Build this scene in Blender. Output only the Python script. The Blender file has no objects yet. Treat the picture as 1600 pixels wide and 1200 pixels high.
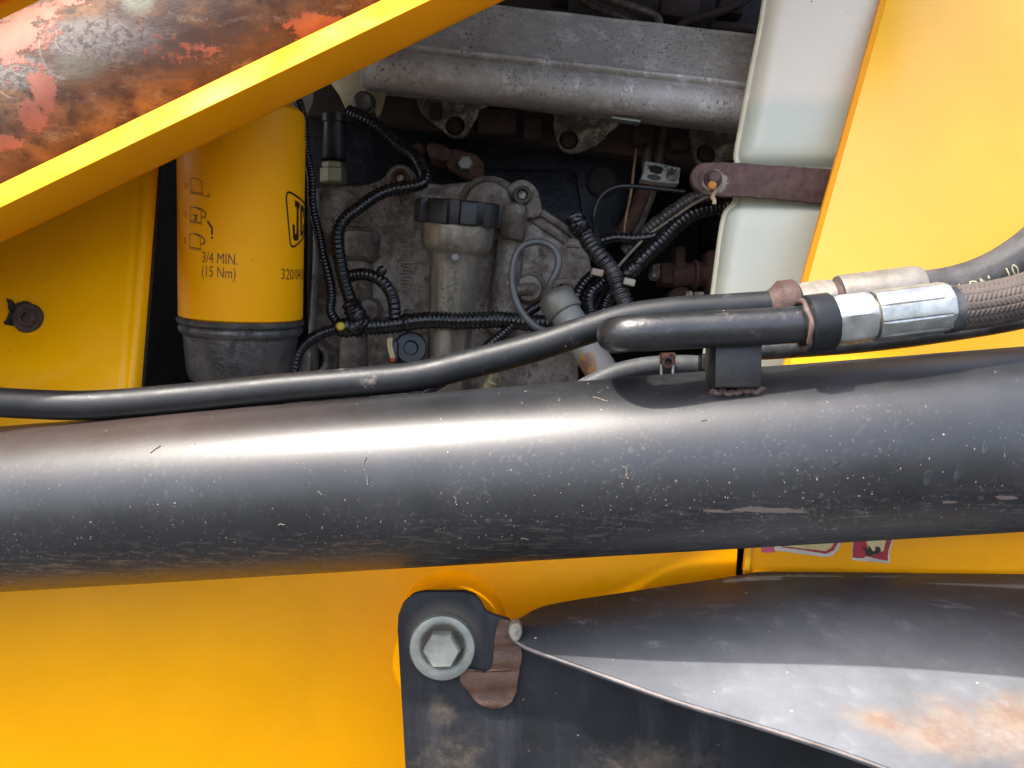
import bpy, bmesh, math, random
from math import sin, cos, pi, radians, sqrt
from mathutils import Vector, Matrix
from mathutils.geometry import tessellate_polygon
random.seed(7)
sc = bpy.context.scene
C = sc.collection

# ------------------------------------------------------------------ camera, sky, sun, exposure
F = 1331.0                       # focal length in pixels of the 1600 px wide frame
PITCH = radians(10)
CAM = Vector((0, 0, 1.30))
RM = Matrix.Rotation(-PITCH, 3, 'X')
cd = bpy.data.cameras.new('camera'); cam = bpy.data.objects.new('camera', cd); C.objects.link(cam)
cd.sensor_width = 36; cd.lens = F / 1600 * 36; cd.clip_start = 0.01; cd.clip_end = 500
cam.location = CAM; cam.rotation_euler = (pi/2 - PITCH, 0, 0)
sc.camera = cam

SUN_EL, SUN_AZ = radians(66), radians(-55)       # azimuth: 0 = behind the photographer, negative = from the left
sun_dir = Vector((sin(SUN_AZ)*cos(SUN_EL), -cos(SUN_AZ)*cos(SUN_EL), sin(SUN_EL)))
w = bpy.data.worlds.new('World'); sc.world = w; w.use_nodes = True
nt = w.node_tree
sky = nt.nodes.new('ShaderNodeTexSky'); sky.sky_type = 'NISHITA'; sky.sun_disc = False
sky.sun_elevation = SUN_EL
sky.sun_rotation = math.atan2(sun_dir.x, sun_dir.y)
sky.dust_density = 5.0; sky.air_density = 1.0; sky.ozone_density = 1.0
bg = nt.nodes['Background']; bg.inputs['Strength'].default_value = 0.15
nt.links.new(sky.outputs['Color'], bg.inputs['Color'])
sl = bpy.data.lights.new('sun', 'SUN'); sl.energy = 2.0; sl.angle = radians(1.0); sl.color = (1.0, 0.95, 0.87)
so = bpy.data.objects.new('sun', sl); C.objects.link(so)
so.rotation_euler = (-sun_dir).to_track_quat('-Z', 'Y').to_euler(); so.location = (0, -2, 4)
sc.view_settings.view_transform = 'Standard'; sc.view_settings.look = 'None'
sc.view_settings.exposure = 2.0; sc.view_settings.gamma = 1
sc.render.resolution_x = 1024; sc.render.resolution_y = 768
sc.cycles.max_bounces = 8

# ------------------------------------------------------------------ helpers: points and meshes (camera frame: x right, y away, z up)
def P(px, py, d): return Vector(((px-800)/F*d, d, -(py-600)/F*d))
def S(px, d): return px/F*d
def world(v): return CAM + RM @ v
UPV = RM.inverted() @ Vector((0, 0, 1))          # true up, in the camera frame
RIGHT = Vector((1, 0, 0)); BACK = Vector((0, 1, 0)); FRONT = Vector((0, -1, 0))

class M:
    def __init__(s): s.v = []; s.f = []
    def add(s, vs, fs):
        n = len(s.v); s.v += [Vector(p) for p in vs]; s.f += [tuple(i+n for i in q) for q in fs]
        return s

def frame(axis, ref=None):
    a = axis.normalized()
    r = ref if ref is not None else (Vector((0, 0, 1)) if abs(a.z) < .9 else Vector((1, 0, 0)))
    u = (r - a*r.dot(a)).normalized(); return a, u, a.cross(u)

def lathe(m, o, axis, prof, seg=32, ref=None, rot=0, rf=None):
    a, u, v = frame(axis, ref); vs = []; fs = []; n = len(prof)
    for i in range(seg):
        t = rot + 2*pi*i/seg
        for k, (r, h) in enumerate(prof):
            q = r*(rf(t, h) if rf else 1)
            vs.append(o + a*h + (u*cos(t) + v*sin(t))*q)
    for i in range(seg):
        j = (i+1) % seg
        for k in range(n-1):
            fs.append((i*n+k, j*n+k, j*n+k+1, i*n+k+1))
    if prof[0][0] > 1e-6: fs.append(tuple(i*n for i in range(seg))[::-1])
    if prof[-1][0] > 1e-6: fs.append(tuple(i*n+n-1 for i in range(seg)))
    return m.add(vs, fs)

def catmull(pts, step=0.004):
    p = [Vector(q) for q in pts]
    if len(p) < 2: return p
    p = [p[0]*2-p[1]] + p + [p[-1]*2-p[-2]]; out = []
    for i in range(1, len(p)-2):
        a, b, c, d = p[i-1:i+3]; n = max(2, int((c-b).length/step))
        for k in range(n):
            t = k/n
            out.append(.5*((2*b)+(c-a)*t+(2*a-5*b+4*c-d)*t*t+(3*b-a-3*c+d)*t*t*t))
    out.append(p[-2]); return out

def resample(pts, step):
    L = [0]
    for a, b in zip(pts, pts[1:]): L.append(L[-1]+(b-a).length)
    n = max(2, int(round(L[-1]/step))); out = []; j = 0
    for i in range(n+1):
        s = L[-1]*i/n
        while j < len(L)-2 and L[j+1] < s: j += 1
        t = (s-L[j])/max(1e-9, L[j+1]-L[j]); out.append(pts[j].lerp(pts[j+1], t))
    return out, L[-1]

def rings(pts):
    fr = []; u = None
    for i, p in enumerate(pts):
        t = (pts[min(i+1, len(pts)-1)] - pts[max(i-1, 0)]).normalized()
        if u is None: _, u, _ = frame(t)
        u = (u - t*u.dot(t)).normalized(); fr.append((p, t, u, t.cross(u)))
    return fr

def tube(m, pts, rfun, seg=16, cap=True):
    """swept tube; rfun(i, s, angle) or a number gives the radius"""
    fr = rings(pts); vs = []; fs = []; s = 0
    for i, (p, t, u, v) in enumerate(fr):
        if i: s += (p-fr[i-1][0]).length
        for k in range(seg):
            a = 2*pi*k/seg; r = rfun(i, s, a) if callable(rfun) else rfun
            vs.append(p + (u*cos(a)+v*sin(a))*r)
    for i in range(len(fr)-1):
        for k in range(seg):
            l = (k+1) % seg
            fs.append((i*seg+k, i*seg+l, (i+1)*seg+l, (i+1)*seg+k))
    if cap:
        fs.append(tuple(range(seg))[::-1]); n = (len(fr)-1)*seg; fs.append(tuple(n+k for k in range(seg)))
    return m.add(vs, fs)

def rod(m, a, b, r, seg=12): return tube(m, [a, b], r, seg)

def take_bm(m, bm):
    bm.verts.ensure_lookup_table(); bm.verts.index_update()
    m.add([v.co.copy() for v in bm.verts], [tuple(v.index for v in f.verts) for f in bm.faces]); bm.free(); return m

def prism(m, pts, off, bevel=0, seg=2, holes=()):
    """polygon pts (3-D) extruded by vector off"""
    if holes:
        loops = [list(pts)] + [list(h) for h in holes]
        flat = [p for l in loops for p in l]; n = len(flat)
        tris = tessellate_polygon(loops)
        fs = [tuple(t) for t in tris] + [tuple(i+n for i in t)[::-1] for t in tris]
        k = 0
        for l in loops:
            q = len(l)
            for i in range(q): fs.append((k+i, k+(i+1) % q, k+(i+1) % q+n, k+i+n))
            k += q
        return m.add(flat + [p+off for p in flat], fs)
    bm = bmesh.new()
    a = [bm.verts.new(p) for p in pts]; b = [bm.verts.new(p+off) for p in pts]; q = len(pts)
    bm.faces.new(a); bm.faces.new(b[::-1])
    for i in range(q): bm.faces.new((a[(i+1) % q], a[i], b[i], b[(i+1) % q]))
    bmesh.ops.recalc_face_normals(bm, faces=bm.faces)
    if bevel:
        es = [e for e in bm.edges if len(e.link_faces) == 2 and e.calc_face_angle(0) > .5]
        bmesh.ops.bevel(bm, geom=es, offset=bevel, segments=seg, affect='EDGES', clamp_overlap=True, profile=.5)
    return take_bm(m, bm)

def box(m, c, sx, sy, sz, bevel=0, rot=None, seg=2):
    pts = [Vector((-sx/2, -sy/2, -sz/2)), Vector((sx/2, -sy/2, -sz/2)), Vector((sx/2, -sy/2, sz/2)), Vector((-sx/2, -sy/2, sz/2))]
    off = Vector((0, sy, 0))
    if rot is not None: pts = [rot @ p for p in pts]; off = rot @ off
    return prism(m, [c+p for p in pts], off, bevel, seg)

def rough_outline(pts, amp, step, closed=True):
    out = []; n = len(pts)
    for i in range(n if closed else n-1):
        a, b = pts[i], pts[(i+1) % n]; k = max(1, int((b-a).length/step))
        for j in range(k): out.append(a.lerp(b, j/k) + Vector((random.uniform(-amp, amp), 0, random.uniform(-amp, amp))))
    return out

def circ(c, r, n=24, u=RIGHT, v=Vector((0, 0, 1)), a0=0, a1=2*pi):
    return [c + u*r*cos(a0+(a1-a0)*i/n) + v*r*sin(a0+(a1-a0)*i/n) for i in range(n)]

LOC = {}
def obj(name, m, mt, parent=None, smooth=38, at=None):
    vs = [world(v) for v in m.v]
    lo = Vector((min(v.x for v in vs), min(v.y for v in vs), min(v.z for v in vs)))
    hi = Vector((max(v.x for v in vs), max(v.y for v in vs), max(v.z for v in vs)))
    c = (lo+hi)/2
    if at is not None: c = world(at)
    me = bpy.data.meshes.new(name); me.from_pydata([v-c for v in vs], [], m.f); me.validate(); me.update()
    bm = bmesh.new(); bm.from_mesh(me); bmesh.ops.recalc_face_normals(bm, faces=bm.faces); bm.to_mesh(me); bm.free()
    me.polygons.foreach_set('use_smooth', [True]*len(me.polygons)); me.set_sharp_from_angle(angle=radians(smooth))
    me.materials.append(mt)
    o = bpy.data.objects.new(name, me); C.objects.link(o)
    LOC[o.name] = c
    if parent: o.parent = parent; o.location = c - LOC[parent.name]
    else: o.location = c
    return o

def tag(o, label, cat, group=None, kind=None):
    o['label'] = label; o['category'] = cat
    if group: o['group'] = group
    if kind: o['kind'] = kind
    return o

def thing(name, label, cat, base, group=None):
    o = bpy.data.objects.new(name, None); C.objects.link(o); o.empty_display_size = .02
    o.location = world(base); LOC[o.name] = o.location.copy()
    return tag(o, label, cat, group)

def lab(o, label): o['label'] = label; return o

# ------------------------------------------------------------------ materials
class N:
    def __init__(s, name):
        s.m = bpy.data.materials.new(name); s.m.use_nodes = True; s.t = s.m.node_tree
        s.b = s.t.nodes['Principled BSDF']; s.c = s.t.nodes.new('ShaderNodeTexCoord').outputs['Object']
    def n(s, k): return s.t.nodes.new(k)
    def put(s, sock, v):
        if isinstance(v, (int, float)): sock.default_value = v
        elif isinstance(v, (tuple, list, Vector)):
            sock.default_value = (*v, 1) if len(v) == 3 and sock.type == 'RGBA' else v
        else: s.t.links.new(v, sock)
    def vec(s, scale=(1, 1, 1), rot=(0, 0, 0), loc=(0, 0, 0)):
        q = s.n('ShaderNodeMapping'); s.put(q.inputs['Vector'], s.c)
        q.inputs['Scale'].default_value = scale; q.inputs['Rotation'].default_value = rot; q.inputs['Location'].default_value = loc
        return q.outputs[0]
    def noise(s, scale, detail=5, rough=.6, vec=None, dist=0):
        q = s.n('ShaderNodeTexNoise'); s.put(q.inputs['Vector'], vec or s.c)
        for k, v in (('Scale', scale), ('Detail', detail), ('Roughness', rough), ('Distortion', dist)): q.inputs[k].default_value = v
        return q.outputs['Fac']
    def ramp(s, f, a, b, lo=0, hi=1):
        q = s.n('ShaderNodeMapRange'); q.interpolation_type = 'SMOOTHSTEP'; s.put(q.inputs[0], f)
        for i, v in zip((1, 2, 3, 4), (a, b, lo, hi)): q.inputs[i].default_value = v
        return q.outputs[0]
    def math(s, op, a, b=0):
        q = s.n('ShaderNodeMath'); q.operation = op; s.put(q.inputs[0], a); s.put(q.inputs[1], b); return q.outputs[0]
    def mix(s, f, a, b):
        q = s.n('ShaderNodeMix'); q.data_type = 'RGBA'; s.put(q.inputs[0], f); s.put(q.inputs[6], a); s.put(q.inputs[7], b); return q.outputs[2]
    def mixf(s, f, a, b):
        q = s.n('ShaderNodeMix'); s.put(q.inputs[0], f); s.put(q.inputs[2], a); s.put(q.inputs[3], b); return q.outputs[0]
    def specks(s, scale, size, vec=None):
        q = s.n('ShaderNodeTexVoronoi'); s.put(q.inputs['Vector'], vec or s.c); q.inputs['Scale'].default_value = scale
        sep = s.n('ShaderNodeSeparateColor'); s.put(sep.inputs[0], q.outputs['Color'])
        lim = s.math('MULTIPLY', s.math('POWER', s.ramp(sep.outputs[0], .55, 1.25), 2), size*1.1)
        d = s.math('SUBTRACT', lim, q.outputs['Distance'])
        return s.ramp(d, 0, size*.2)
    def zone(s, centre, radius, soft=.6):
        """1 inside an ellipsoid round a camera-frame point (a stain's own place), 0 outside"""
        g = s.n('ShaderNodeNewGeometry').outputs['Position']
        q = s.n('ShaderNodeVectorMath'); q.operation = 'SUBTRACT'; s.put(q.inputs[0], g); q.inputs[1].default_value = world(centre)
        r = s.n('ShaderNodeVectorMath'); r.operation = 'DIVIDE'; s.put(r.inputs[0], q.outputs[0]); r.inputs[1].default_value = radius
        l = s.n('ShaderNodeVectorMath'); l.operation = 'LENGTH'; s.put(l.inputs[0], r.outputs[0])
        return s.ramp(l.outputs['Value'], 1, 1-soft)
    def bump(s, h, dist, strength=1, prev=None):
        q = s.n('ShaderNodeBump'); s.put(q.inputs['Height'], h); q.inputs['Distance'].default_value = dist; q.inputs['Strength'].default_value = strength
        if prev is not None: s.put(q.inputs['Normal'], prev)
        return q.outputs[0]
    def done(s, col, rough, metal=0, normal=None, **kw):
        b = s.b; s.put(b.inputs['Base Color'], col); s.put(b.inputs['Roughness'], rough); s.put(b.inputs['Metallic'], metal)
        if normal is not None: s.put(b.inputs['Normal'], normal)
        for k, v in kw.items(): s.put(b.inputs[k.replace('_', ' ')], v)
        return s.m

def simple(name, col, rough=.5, metal=0, var=.35, scale=60, dirt=None, dirt_amt=(.5, .7), dscale=40, bump=.0002, bscale=400, spk=None, **kw):
    q = N(name)
    c = q.mix(q.ramp(q.noise(scale, 6), .3, .7), tuple(x*(1-var) for x in col), tuple(min(1, x*(1+var*.6)) for x in col))
    r = q.mixf(q.noise(scale*2, 4), rough*.75, min(1, rough*1.3))
    if dirt:
        d = q.ramp(q.noise(dscale, 8, .7), *dirt_amt); c = q.mix(d, c, dirt); r = q.mixf(d, r, .8)
        if metal: metal = q.mixf(d, metal, 0.05)
    if spk: c = q.mix(q.specks(spk[1], spk[2]), c, spk[0])
    nrm = q.bump(q.noise(bscale, 5, .65), bump) if bump else None
    return q.done(c, r, metal, nrm, **kw)

def mat_tube():
    q = N('black_tube_paint')
    ax = q.vec((6, 40, 40))
    c = q.mix(q.ramp(q.noise(25, 6), .35, .7), (.006, .0068, .0080), (.012, .013, .0155))
    film = q.ramp(q.noise(9, 7, .65), .35, .8)                      # thin dust film
    c = q.mix(q.math('MULTIPLY', film, .13), c, (.105, .114, .13))
    # scuffed dirty belly: streaks along the tube, gathered on the lower front
    z = q.n('ShaderNodeSeparateXYZ'); q.put(z.inputs[0], q.n('ShaderNodeNewGeometry').outputs['Normal'])
    low = q.ramp(z.outputs[2], -.05, -.6)
    st = q.ramp(q.noise(14, 9, .75, q.vec((5, 30, 30), (0, radians(-4), 0))), .52, .66)
    c = q.mix(q.math('MULTIPLY', q.math('MULTIPLY', st, low), .55), c, (.16, .145, .12))
    fine = q.ramp(q.noise(420, 3, .6), .56, .70)
    patch = q.ramp(q.noise(16, 6, .7), .38, .68)
    c = q.mix(q.math('MULTIPLY', q.math('MULTIPLY', fine, patch), q.mixf(low, .22, .8)), c, (.17, .155, .13))
    s1 = q.specks(230, .26); s2 = q.specks(70, .07); s3 = q.specks(520, .33)
    c = q.mix(q.math('MULTIPLY', s3, .6), c, (.22, .20, .17)); c = q.mix(q.math('MULTIPLY', s1, .7), c, (.30, .26, .20)); c = q.mix(s2, c, (.22, .17, .12))
    # long worn scrape of bare primer on the right, and two shorter ones
    sn = q.noise(90, 6, .7, q.vec((1, 3, 3)))
    for px, py, rx, rz in ((1215, 802, .033, .0028), (1560, 772, .010, .0024), (1128, 806, .013, .0018), (1480, 783, .006, .0012)):
        zz = q.zone(P(px, py, .392), (rx, .03, rz), 1)
        k = q.ramp(q.math('ADD', zz, q.math('MULTIPLY', q.math('SUBTRACT', sn, .5), 2.6)), .40, .52)
        c = q.mix(q.math('MULTIPLY', k, q.ramp(zz, .0, .15)), c, (.13, .10, .085))
    # brown tint along the top at the left
    br = q.math('MULTIPLY', q.ramp(z.outputs[2], .62, .95), q.zone(P(150, 690, .47), (.22, .2, .06), .8))
    c = q.mix(q.math('MULTIPLY', br, .4), c, (.075, .042, .030))
    r = q.mixf(q.noise(30, 6, .7), .30, .42)
    r = q.mixf(q.math('MULTIPLY', film, .3), r, .5)
    n1 = q.bump(q.noise(90, 3), .00006)
    n2 = q.bump(q.math('ADD', q.math('ADD', s1, s2), q.math('MULTIPLY', st, low)), .0004, .6, n1)
    return q.done(c, r, 0, n2, Specular_IOR_Level=.6)

def mat_yellow(name, col=(.94, .39, .001), rough=.27, dark=(.05, .03, .015), spk=.085, wash=0, coat=.0, spec=.10):
    q = N(name)
    c = q.mix(q.ramp(q.noise(7, 5), .3, .7), tuple(x*.93 for x in col), tuple(min(1, x*1.05) for x in col))
    c = q.mix(q.math('MULTIPLY', q.ramp(q.noise(16, 7, .7, q.vec((1, 1, .35))), .52, .8), .15), c, (.62, .28, .01))
    if wash: c = q.mix(q.math('MULTIPLY', q.ramp(q.noise(5, 4), .3, .7), wash), c, (.85, .6, .2))
    s1 = q.specks(60, spk); s2 = q.specks(170, spk*1.6)
    c = q.mix(q.math('MULTIPLY', s2, .55), c, dark); c = q.mix(q.math('MULTIPLY', s1, .8), c, dark)
    r = q.mixf(q.ramp(q.noise(20, 6), .3, .75), rough*.8, rough*1.5)
    n1 = q.bump(q.noise(130, 2), .00008)
    return q.done(c, r, 0, n1, Coat_Weight=coat, Coat_Roughness=.18, Specular_IOR_Level=spec)

def mat_rustcyl():
    q = N('rusted_salmon_paint')
    al = (0, radians(25), 0)
    big = q.noise(14, 6, .65, q.vec((1, 1, 1), al), .8)
    fine = q.noise(300, 6, .75); mid = q.noise(75, 8, .72); lon = q.noise(26, 8, .7, q.vec((.45, 1, 1.5), al))
    pit = q.ramp(fine, .42, .62)
    rust = q.mix(q.ramp(mid, .36, .62), (.058, .033, .025), (.20, .102, .050))
    rust = q.mix(q.ramp(lon, .47, .60), rust, (.090, .058, .048))
    rust = q.mix(q.math('MULTIPLY', q.ramp(lon, .50, .36), q.ramp(mid, .40, .58)), rust, (.25, .135, .06))
    rust = q.mix(q.math('MULTIPLY', q.ramp(q.noise(55, 8, .75, q.vec((.6, 1, 1.3), al)), .54, .64), .8), rust, (.22, .165, .115))
    rust = q.mix(q.math('MULTIPLY', pit, .4), rust, (.06, .034, .026))
    grey = q.mix(pit, (.19, .16, .14), (.085, .066, .06))
    n3 = q.math('SUBTRACT', q.math('ADD', q.math('MULTIPLY', lon, .5), q.math('ADD', q.math('MULTIPLY', mid, .3), q.math('MULTIPLY', fine, .2))), .5)
    gz = q.math('MAXIMUM', q.zone(P(150, 60, .43), (.060, .2, .022), 1), q.zone(P(40, 118, .43), (.03, .2, .018), 1))
    rust = q.mix(q.ramp(q.math('ADD', gz, q.math('MULTIPLY', n3, 3.5)), .25, .85), rust, grey)
    rust = q.mix(q.math('MULTIPLY', q.ramp(q.math('ADD', q.zone(P(235, 12, .44), (.018, .2, .014), 1), q.math('MULTIPLY', n3, 2)), .2, .9), .7), rust, (.20, .22, .17))
    rust = q.mix(q.math('MULTIPLY', q.ramp(q.math('ADD', q.zone(P(130, 108, .43), (.022, .2, .012), 1), q.math('MULTIPLY', n3, 2)), .2, .9), .6), rust, (.16, .15, .11))
    paint = q.mix(q.ramp(q.noise(60, 6), .3, .7), (.27, .092, .060), (.35, .13, .085))
    k = None
    for px, py, rx, rz in ((0, 62, .046, .020), (60, 22, .036, .012), (82, 150, .011, .020), (58, 182, .014, .014), (10, 222, .018, .007), (520, 40, .045, .010), (120, 6, .022, .007)):
        zz = q.zone(P(px, py, .435), (rx, .2, rz), 1); k = zz if k is None else q.math('MAXIMUM', k, zz)
    pk = q.ramp(q.math('ADD', k, q.math('MULTIPLY', n3, 4.6)), .30, .50)
    pk = q.math('MULTIPLY', pk, q.math('SUBTRACT', 1, q.specks(75, .28)))
    c = q.mix(pk, rust, q.mix(q.math('MULTIPLY', pit, .18), paint, (.2, .08, .05)))
    # curved bright scratches
    for sx, sy, w_, h_, r0 in ((74, 74, .013, .022, .55), (20, 112, .010, .008, .5), (2, 134, .012, .012, .5), (95, 80, .011, .007, .5)):
        g = q.n('ShaderNodeNewGeometry').outputs['Position']
        d = q.n('ShaderNodeVectorMath'); d.operation = 'SUBTRACT'; q.put(d.inputs[0], g); d.inputs[1].default_value = world(P(sx+32, sy-12, .43))
        e = q.n('ShaderNodeVectorMath'); e.operation = 'DIVIDE'; q.put(e.inputs[0], d.outputs[0]); e.inputs[1].default_value = (w_, 9, h_)
        l = q.n('ShaderNodeVectorMath'); l.operation = 'LENGTH'; q.put(l.inputs[0], e.outputs[0])
        sp = q.n('ShaderNodeSeparateXYZ'); q.put(sp.inputs[0], e.outputs[0])
        arc = q.ramp(q.math('ABSOLUTE', q.math('SUBTRACT', l.outputs['Value'], .9)), .05, .02)
        side = q.ramp(q.math('ADD', q.math('MULTIPLY', sp.outputs[0], -1), q.math('MULTIPLY', sp.outputs[2], -.8)), .55, .85)
        c = q.mix(q.math('MULTIPLY', q.math('MULTIPLY', arc, side), q.ramp(mid, .35, .6, .1, .6)), c, (.34, .28, .25))
    h = q.math('ADD', q.math('MULTIPLY', fine, .5), q.math('MULTIPLY', mid, .7))
    n1 = q.bump(q.mixf(pk, h, .95), .0009, .8)
    r = q.mixf(pk, q.mixf(mid, .6, .85), .5)
    return q.done(c, r, 0, n1, Specular_IOR_Level=.35)

def mat_cover():
    q = N('pitted_silver_casting')
    c = q.mix(q.ramp(q.noise(30, 7, .7), .3, .7), (.38, .345, .305), (.54, .50, .45))
    peel = q.math('MULTIPLY', q.ramp(q.noise(60, 9, .78), .51, .57), q.ramp(q.noise(9, 4), .35, .6, .25, 1))
    c = q.mix(q.math('MULTIPLY', peel, .75), c, (.68, .64, .60))
    pk = q.math('MULTIPLY', q.ramp(q.noise(420, 4, .65), .56, .64), q.ramp(q.noise(20, 4), .35, .6, .2, 1))
    c = q.mix(pk, c, (.12, .10, .09))
    c = q.mix(q.math('MULTIPLY', q.specks(200, .34), .85), c, (.09, .075, .065))
    c = q.mix(q.math('MULTIPLY', q.ramp(q.noise(12, 6), .45, .72), .5), c, (.24, .20, .15))
    h = q.math('ADD', q.noise(330, 4), q.math('MULTIPLY', peel, .8))
    return q.done(c, q.mixf(peel, .55, .4), .2, q.bump(h, .0005, .7))

def mat_fender():
    q = N('dusty_lit_black_sheet')
    c = q.mix(q.ramp(q.noise(10, 7, .65), .3, .75), (.012, .013, .016), (.034, .036, .041))
    dz = q.zone(P(1360, 1090, .42), (.22, .12, .12), .8)  # dust made paler over the sunlit part: sun brightness put into the colour
    c = q.mix(q.math('MULTIPLY', dz, q.ramp(q.noise(14, 8, .7), .2, .8, .4, .9)), c, (.17, .182, .198))
    # scuff line along the fold
    sc_ = q.ramp(q.noise(60, 7, .75, q.vec((.25, 1, 1))), .5, .66)
    k = None
    for px, py in ((1010, 974), (1120, 958), (1210, 942), (1300, 933), (1400, 934), (1500, 946), (1600, 966)):
        zz = q.zone(P(px, py, .485), (.028, .02, .0055), 1); k = zz if k is None else q.math('MAXIMUM', k, zz)
    c = q.mix(q.math('MULTIPLY', q.math('MULTIPLY', k, sc_), .75), c, (.30, .31, .32))
    k = None
    for px, py, rx, ry, rz in ((1330, 1090, .014, .018, .02), (1375, 1140, .03, .022, .03), (1470, 1175, .07, .04, .05), (1560, 1190, .06, .05, .06), (1640, 1150, .05, .05, .05)):
        zz = q.zone(P(px, py, .40), (rx, ry, rz), 1); k = zz if k is None else q.math('MAXIMUM', k, zz)
    rn = q.math('ADD', k, q.math('MULTIPLY', q.math('SUBTRACT', q.noise(38, 9, .72), .5), 1.5))
    c = q.mix(q.ramp(rn, .25, 1.1, 0, .85), c, q.mix(q.ramp(q.noise(70, 8, .7), .35, .65), (.16, .092, .06), (.215, .165, .12)))
    c = q.mix(q.math('MULTIPLY', q.ramp(q.noise(55, 9, .75), .55, .7), .45), c, (.23, .23, .225))
    s1 = q.specks(150, .24); s2 = q.specks(60, .11)
    c = q.mix(q.math('MAXIMUM', s1, s2), c, (.55, .50, .42))
    r = q.mixf(q.noise(26, 7, .7), .34, .62)
    return q.done(c, r, 0, q.bump(q.math('ADD', q.noise(200, 6, .7), s1), .0003, .7), Specular_IOR_Level=.3)

def mat_mount():
    q = N('black_plate_paint')
    c = q.mix(q.ramp(q.noise(30, 6), .3, .7), (.007, .008, .010), (.014, .015, .018))
    k = None
    for px, py, rx, rz in ((705, 1185, .030, .026), (1010, 1190, .055, .020), (690, 1120, .014, .016)):
        zz = q.zone(P(px, py, .46), (rx, .05, rz), 1); k = zz if k is None else q.math('MAXIMUM', k, zz)
    f = q.ramp(q.math('ADD', k, q.math('MULTIPLY', q.math('SUBTRACT', q.noise(70, 9, .8), .5), 3.5)), .2, 1.7, 0, .75)
    c = q.mix(f, c, (.095, .075, .052))
    c = q.mix(q.math('MULTIPLY', q.ramp(q.noise(18, 6, .7, q.vec((2.5, 1, .5))), .5, .75), .12), c, (.14, .145, .15))
    c = q.mix(q.specks(170, .26), c, (.28, .26, .22)); c = q.mix(q.specks(60, .1), c, (.26, .15, .09))
    z2 = q.zone(P(692, 1000, .455), (.024, .02, .024), .4)
    c = q.mix(q.math('MULTIPLY', z2, .5), c, (.12, .10, .075))
    return q.done(c, q.mixf(q.noise(40, 5), .35, .6), 0, q.bump(q.noise(300, 5), .0002), Specular_IOR_Level=.22)

def mat_tank():
    q = N('translucent_white_plastic')
    sp = q.n('ShaderNodeSeparateXYZ'); q.put(sp.inputs[0], q.n('ShaderNodeNewGeometry').outputs['Position'])
    lvl = q.ramp(sp.outputs[2], world(P(1280, 178, .6)).z, world(P(1280, 140, .6)).z)      # coolant level showing through the wall
    lvl = q.math('ADD', lvl, q.math('MULTIPLY', q.math('SUBTRACT', q.noise(20, 3), .5), .06))
    c = q.mix(lvl, (.55, .56, .45), (.71, .63, .49))
    c = q.mix(q.math('MULTIPLY', q.ramp(q.noise(14, 5), .45, .75), .3), c, (.66, .62, .42))
    c = q.mix(q.math('MULTIPLY', q.specks(60, .1), .7), c, (.1, .08, .05))
    c = q.mix(q.math('MULTIPLY', q.ramp(q.noise(90, 8, .7), .62, .75), .25), c, (.35, .28, .18))
    return q.done(c, .36, 0, q.bump(q.noise(60, 3), .0002), Subsurface_Weight=.35, Subsurface_Radius=(.012, .012, .009), Subsurface_Scale=1.0)

def mat_strap():
    q = N('rusty_strap_steel')
    c = q.mix(q.ramp(q.noise(120, 8, .7), .3, .7), (.050, .023, .017), (.125, .060, .045))
    c = q.mix(q.math('MULTIPLY', q.ramp(q.noise(25, 6), .45, .7), .6), c, (.080, .052, .040))
    z = q.zone(P(1120, 283, .58), (.022, .03, .018), 1)
    c = q.mix(q.ramp(q.math('ADD', z, q.math('MULTIPLY', q.math('SUBTRACT', q.noise(110, 8, .75), .5), 1.6)), .55, .75), c, (.28, .24, .19))
    c = q.mix(q.math('MULTIPLY', q.specks(220, .2), .6), c, (.45, .38, .3))
    return q.done(c, .7, 0, q.bump(q.noise(300, 6, .7), .0004))

def mat_zinc(name, a=(.27, .28, .265), b=(.44, .46, .45), rough=.36, metal=.8, spots=(.20, .18, .14)):
    q = N(name)
    c = q.mix(q.ramp(q.noise(60, 7, .7), .35, .65), a, b)
    bl = q.ramp(q.noise(120, 8, .75), .58, .72); c = q.mix(q.math('MULTIPLY', bl, .6), c, spots)
    return q.done(c, q.mixf(bl, q.mixf(q.noise(90, 4), rough*.8, rough*1.4), .7), q.mixf(bl, metal, .2), q.bump(q.noise(350, 5), .00018))

def mat_cast():
    q = N('grimy_cast_aluminium')
    c = q.mix(q.ramp(q.noise(40, 8, .75), .3, .7), (.17, .140, .108), (.37, .33, .28))
    c = q.mix(q.math('MULTIPLY', q.ramp(q.noise(22, 8, .75), .42, .60), .88), c, (.085, .055, .037))
    c = q.mix(q.math('MULTIPLY', q.ramp(q.noise(30, 8, .8, q.vec((1, 1, .5), (0, 0, 0), (2, 0, 5))), .54, .68), .8), c, (.040, .030, .024))
    c = q.mix(q.math('MULTIPLY', q.ramp(q.noise(110, 8, .8), .55, .64), .85), c, (.030, .024, .02))
    c = q.mix(q.math('MULTIPLY', q.specks(130, .30), .9), c, (.03, .026, .022))
    c = q.mix(q.math('MULTIPLY', q.ramp(q.noise(260, 5, .7), .57, .68), .5), c, (.36, .34, .31))
    return q.done(c, q.mixf(q.noise(60, 6), .36, .6), .5, q.bump(q.math('ADD', q.noise(420, 5, .7), q.noise(90, 6, .7)), .0009, .9))

def mat_filler():
    q = N('oily_grey_pipe')
    st = q.noise(70, 7, .7, q.vec((1, 1, .18)))
    c = q.mix(q.ramp(st, .3, .7), (.15, .132, .097), (.33, .30, .245))
    c = q.mix(q.math('MULTIPLY', q.ramp(q.noise(40, 7, .7, q.vec((1, 1, .5))), .52, .72), .7), c, (.20, .15, .08))
    return q.done(c, q.mixf(st, .24, .42), .6, q.bump(q.noise(300, 5), .0004))

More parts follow.
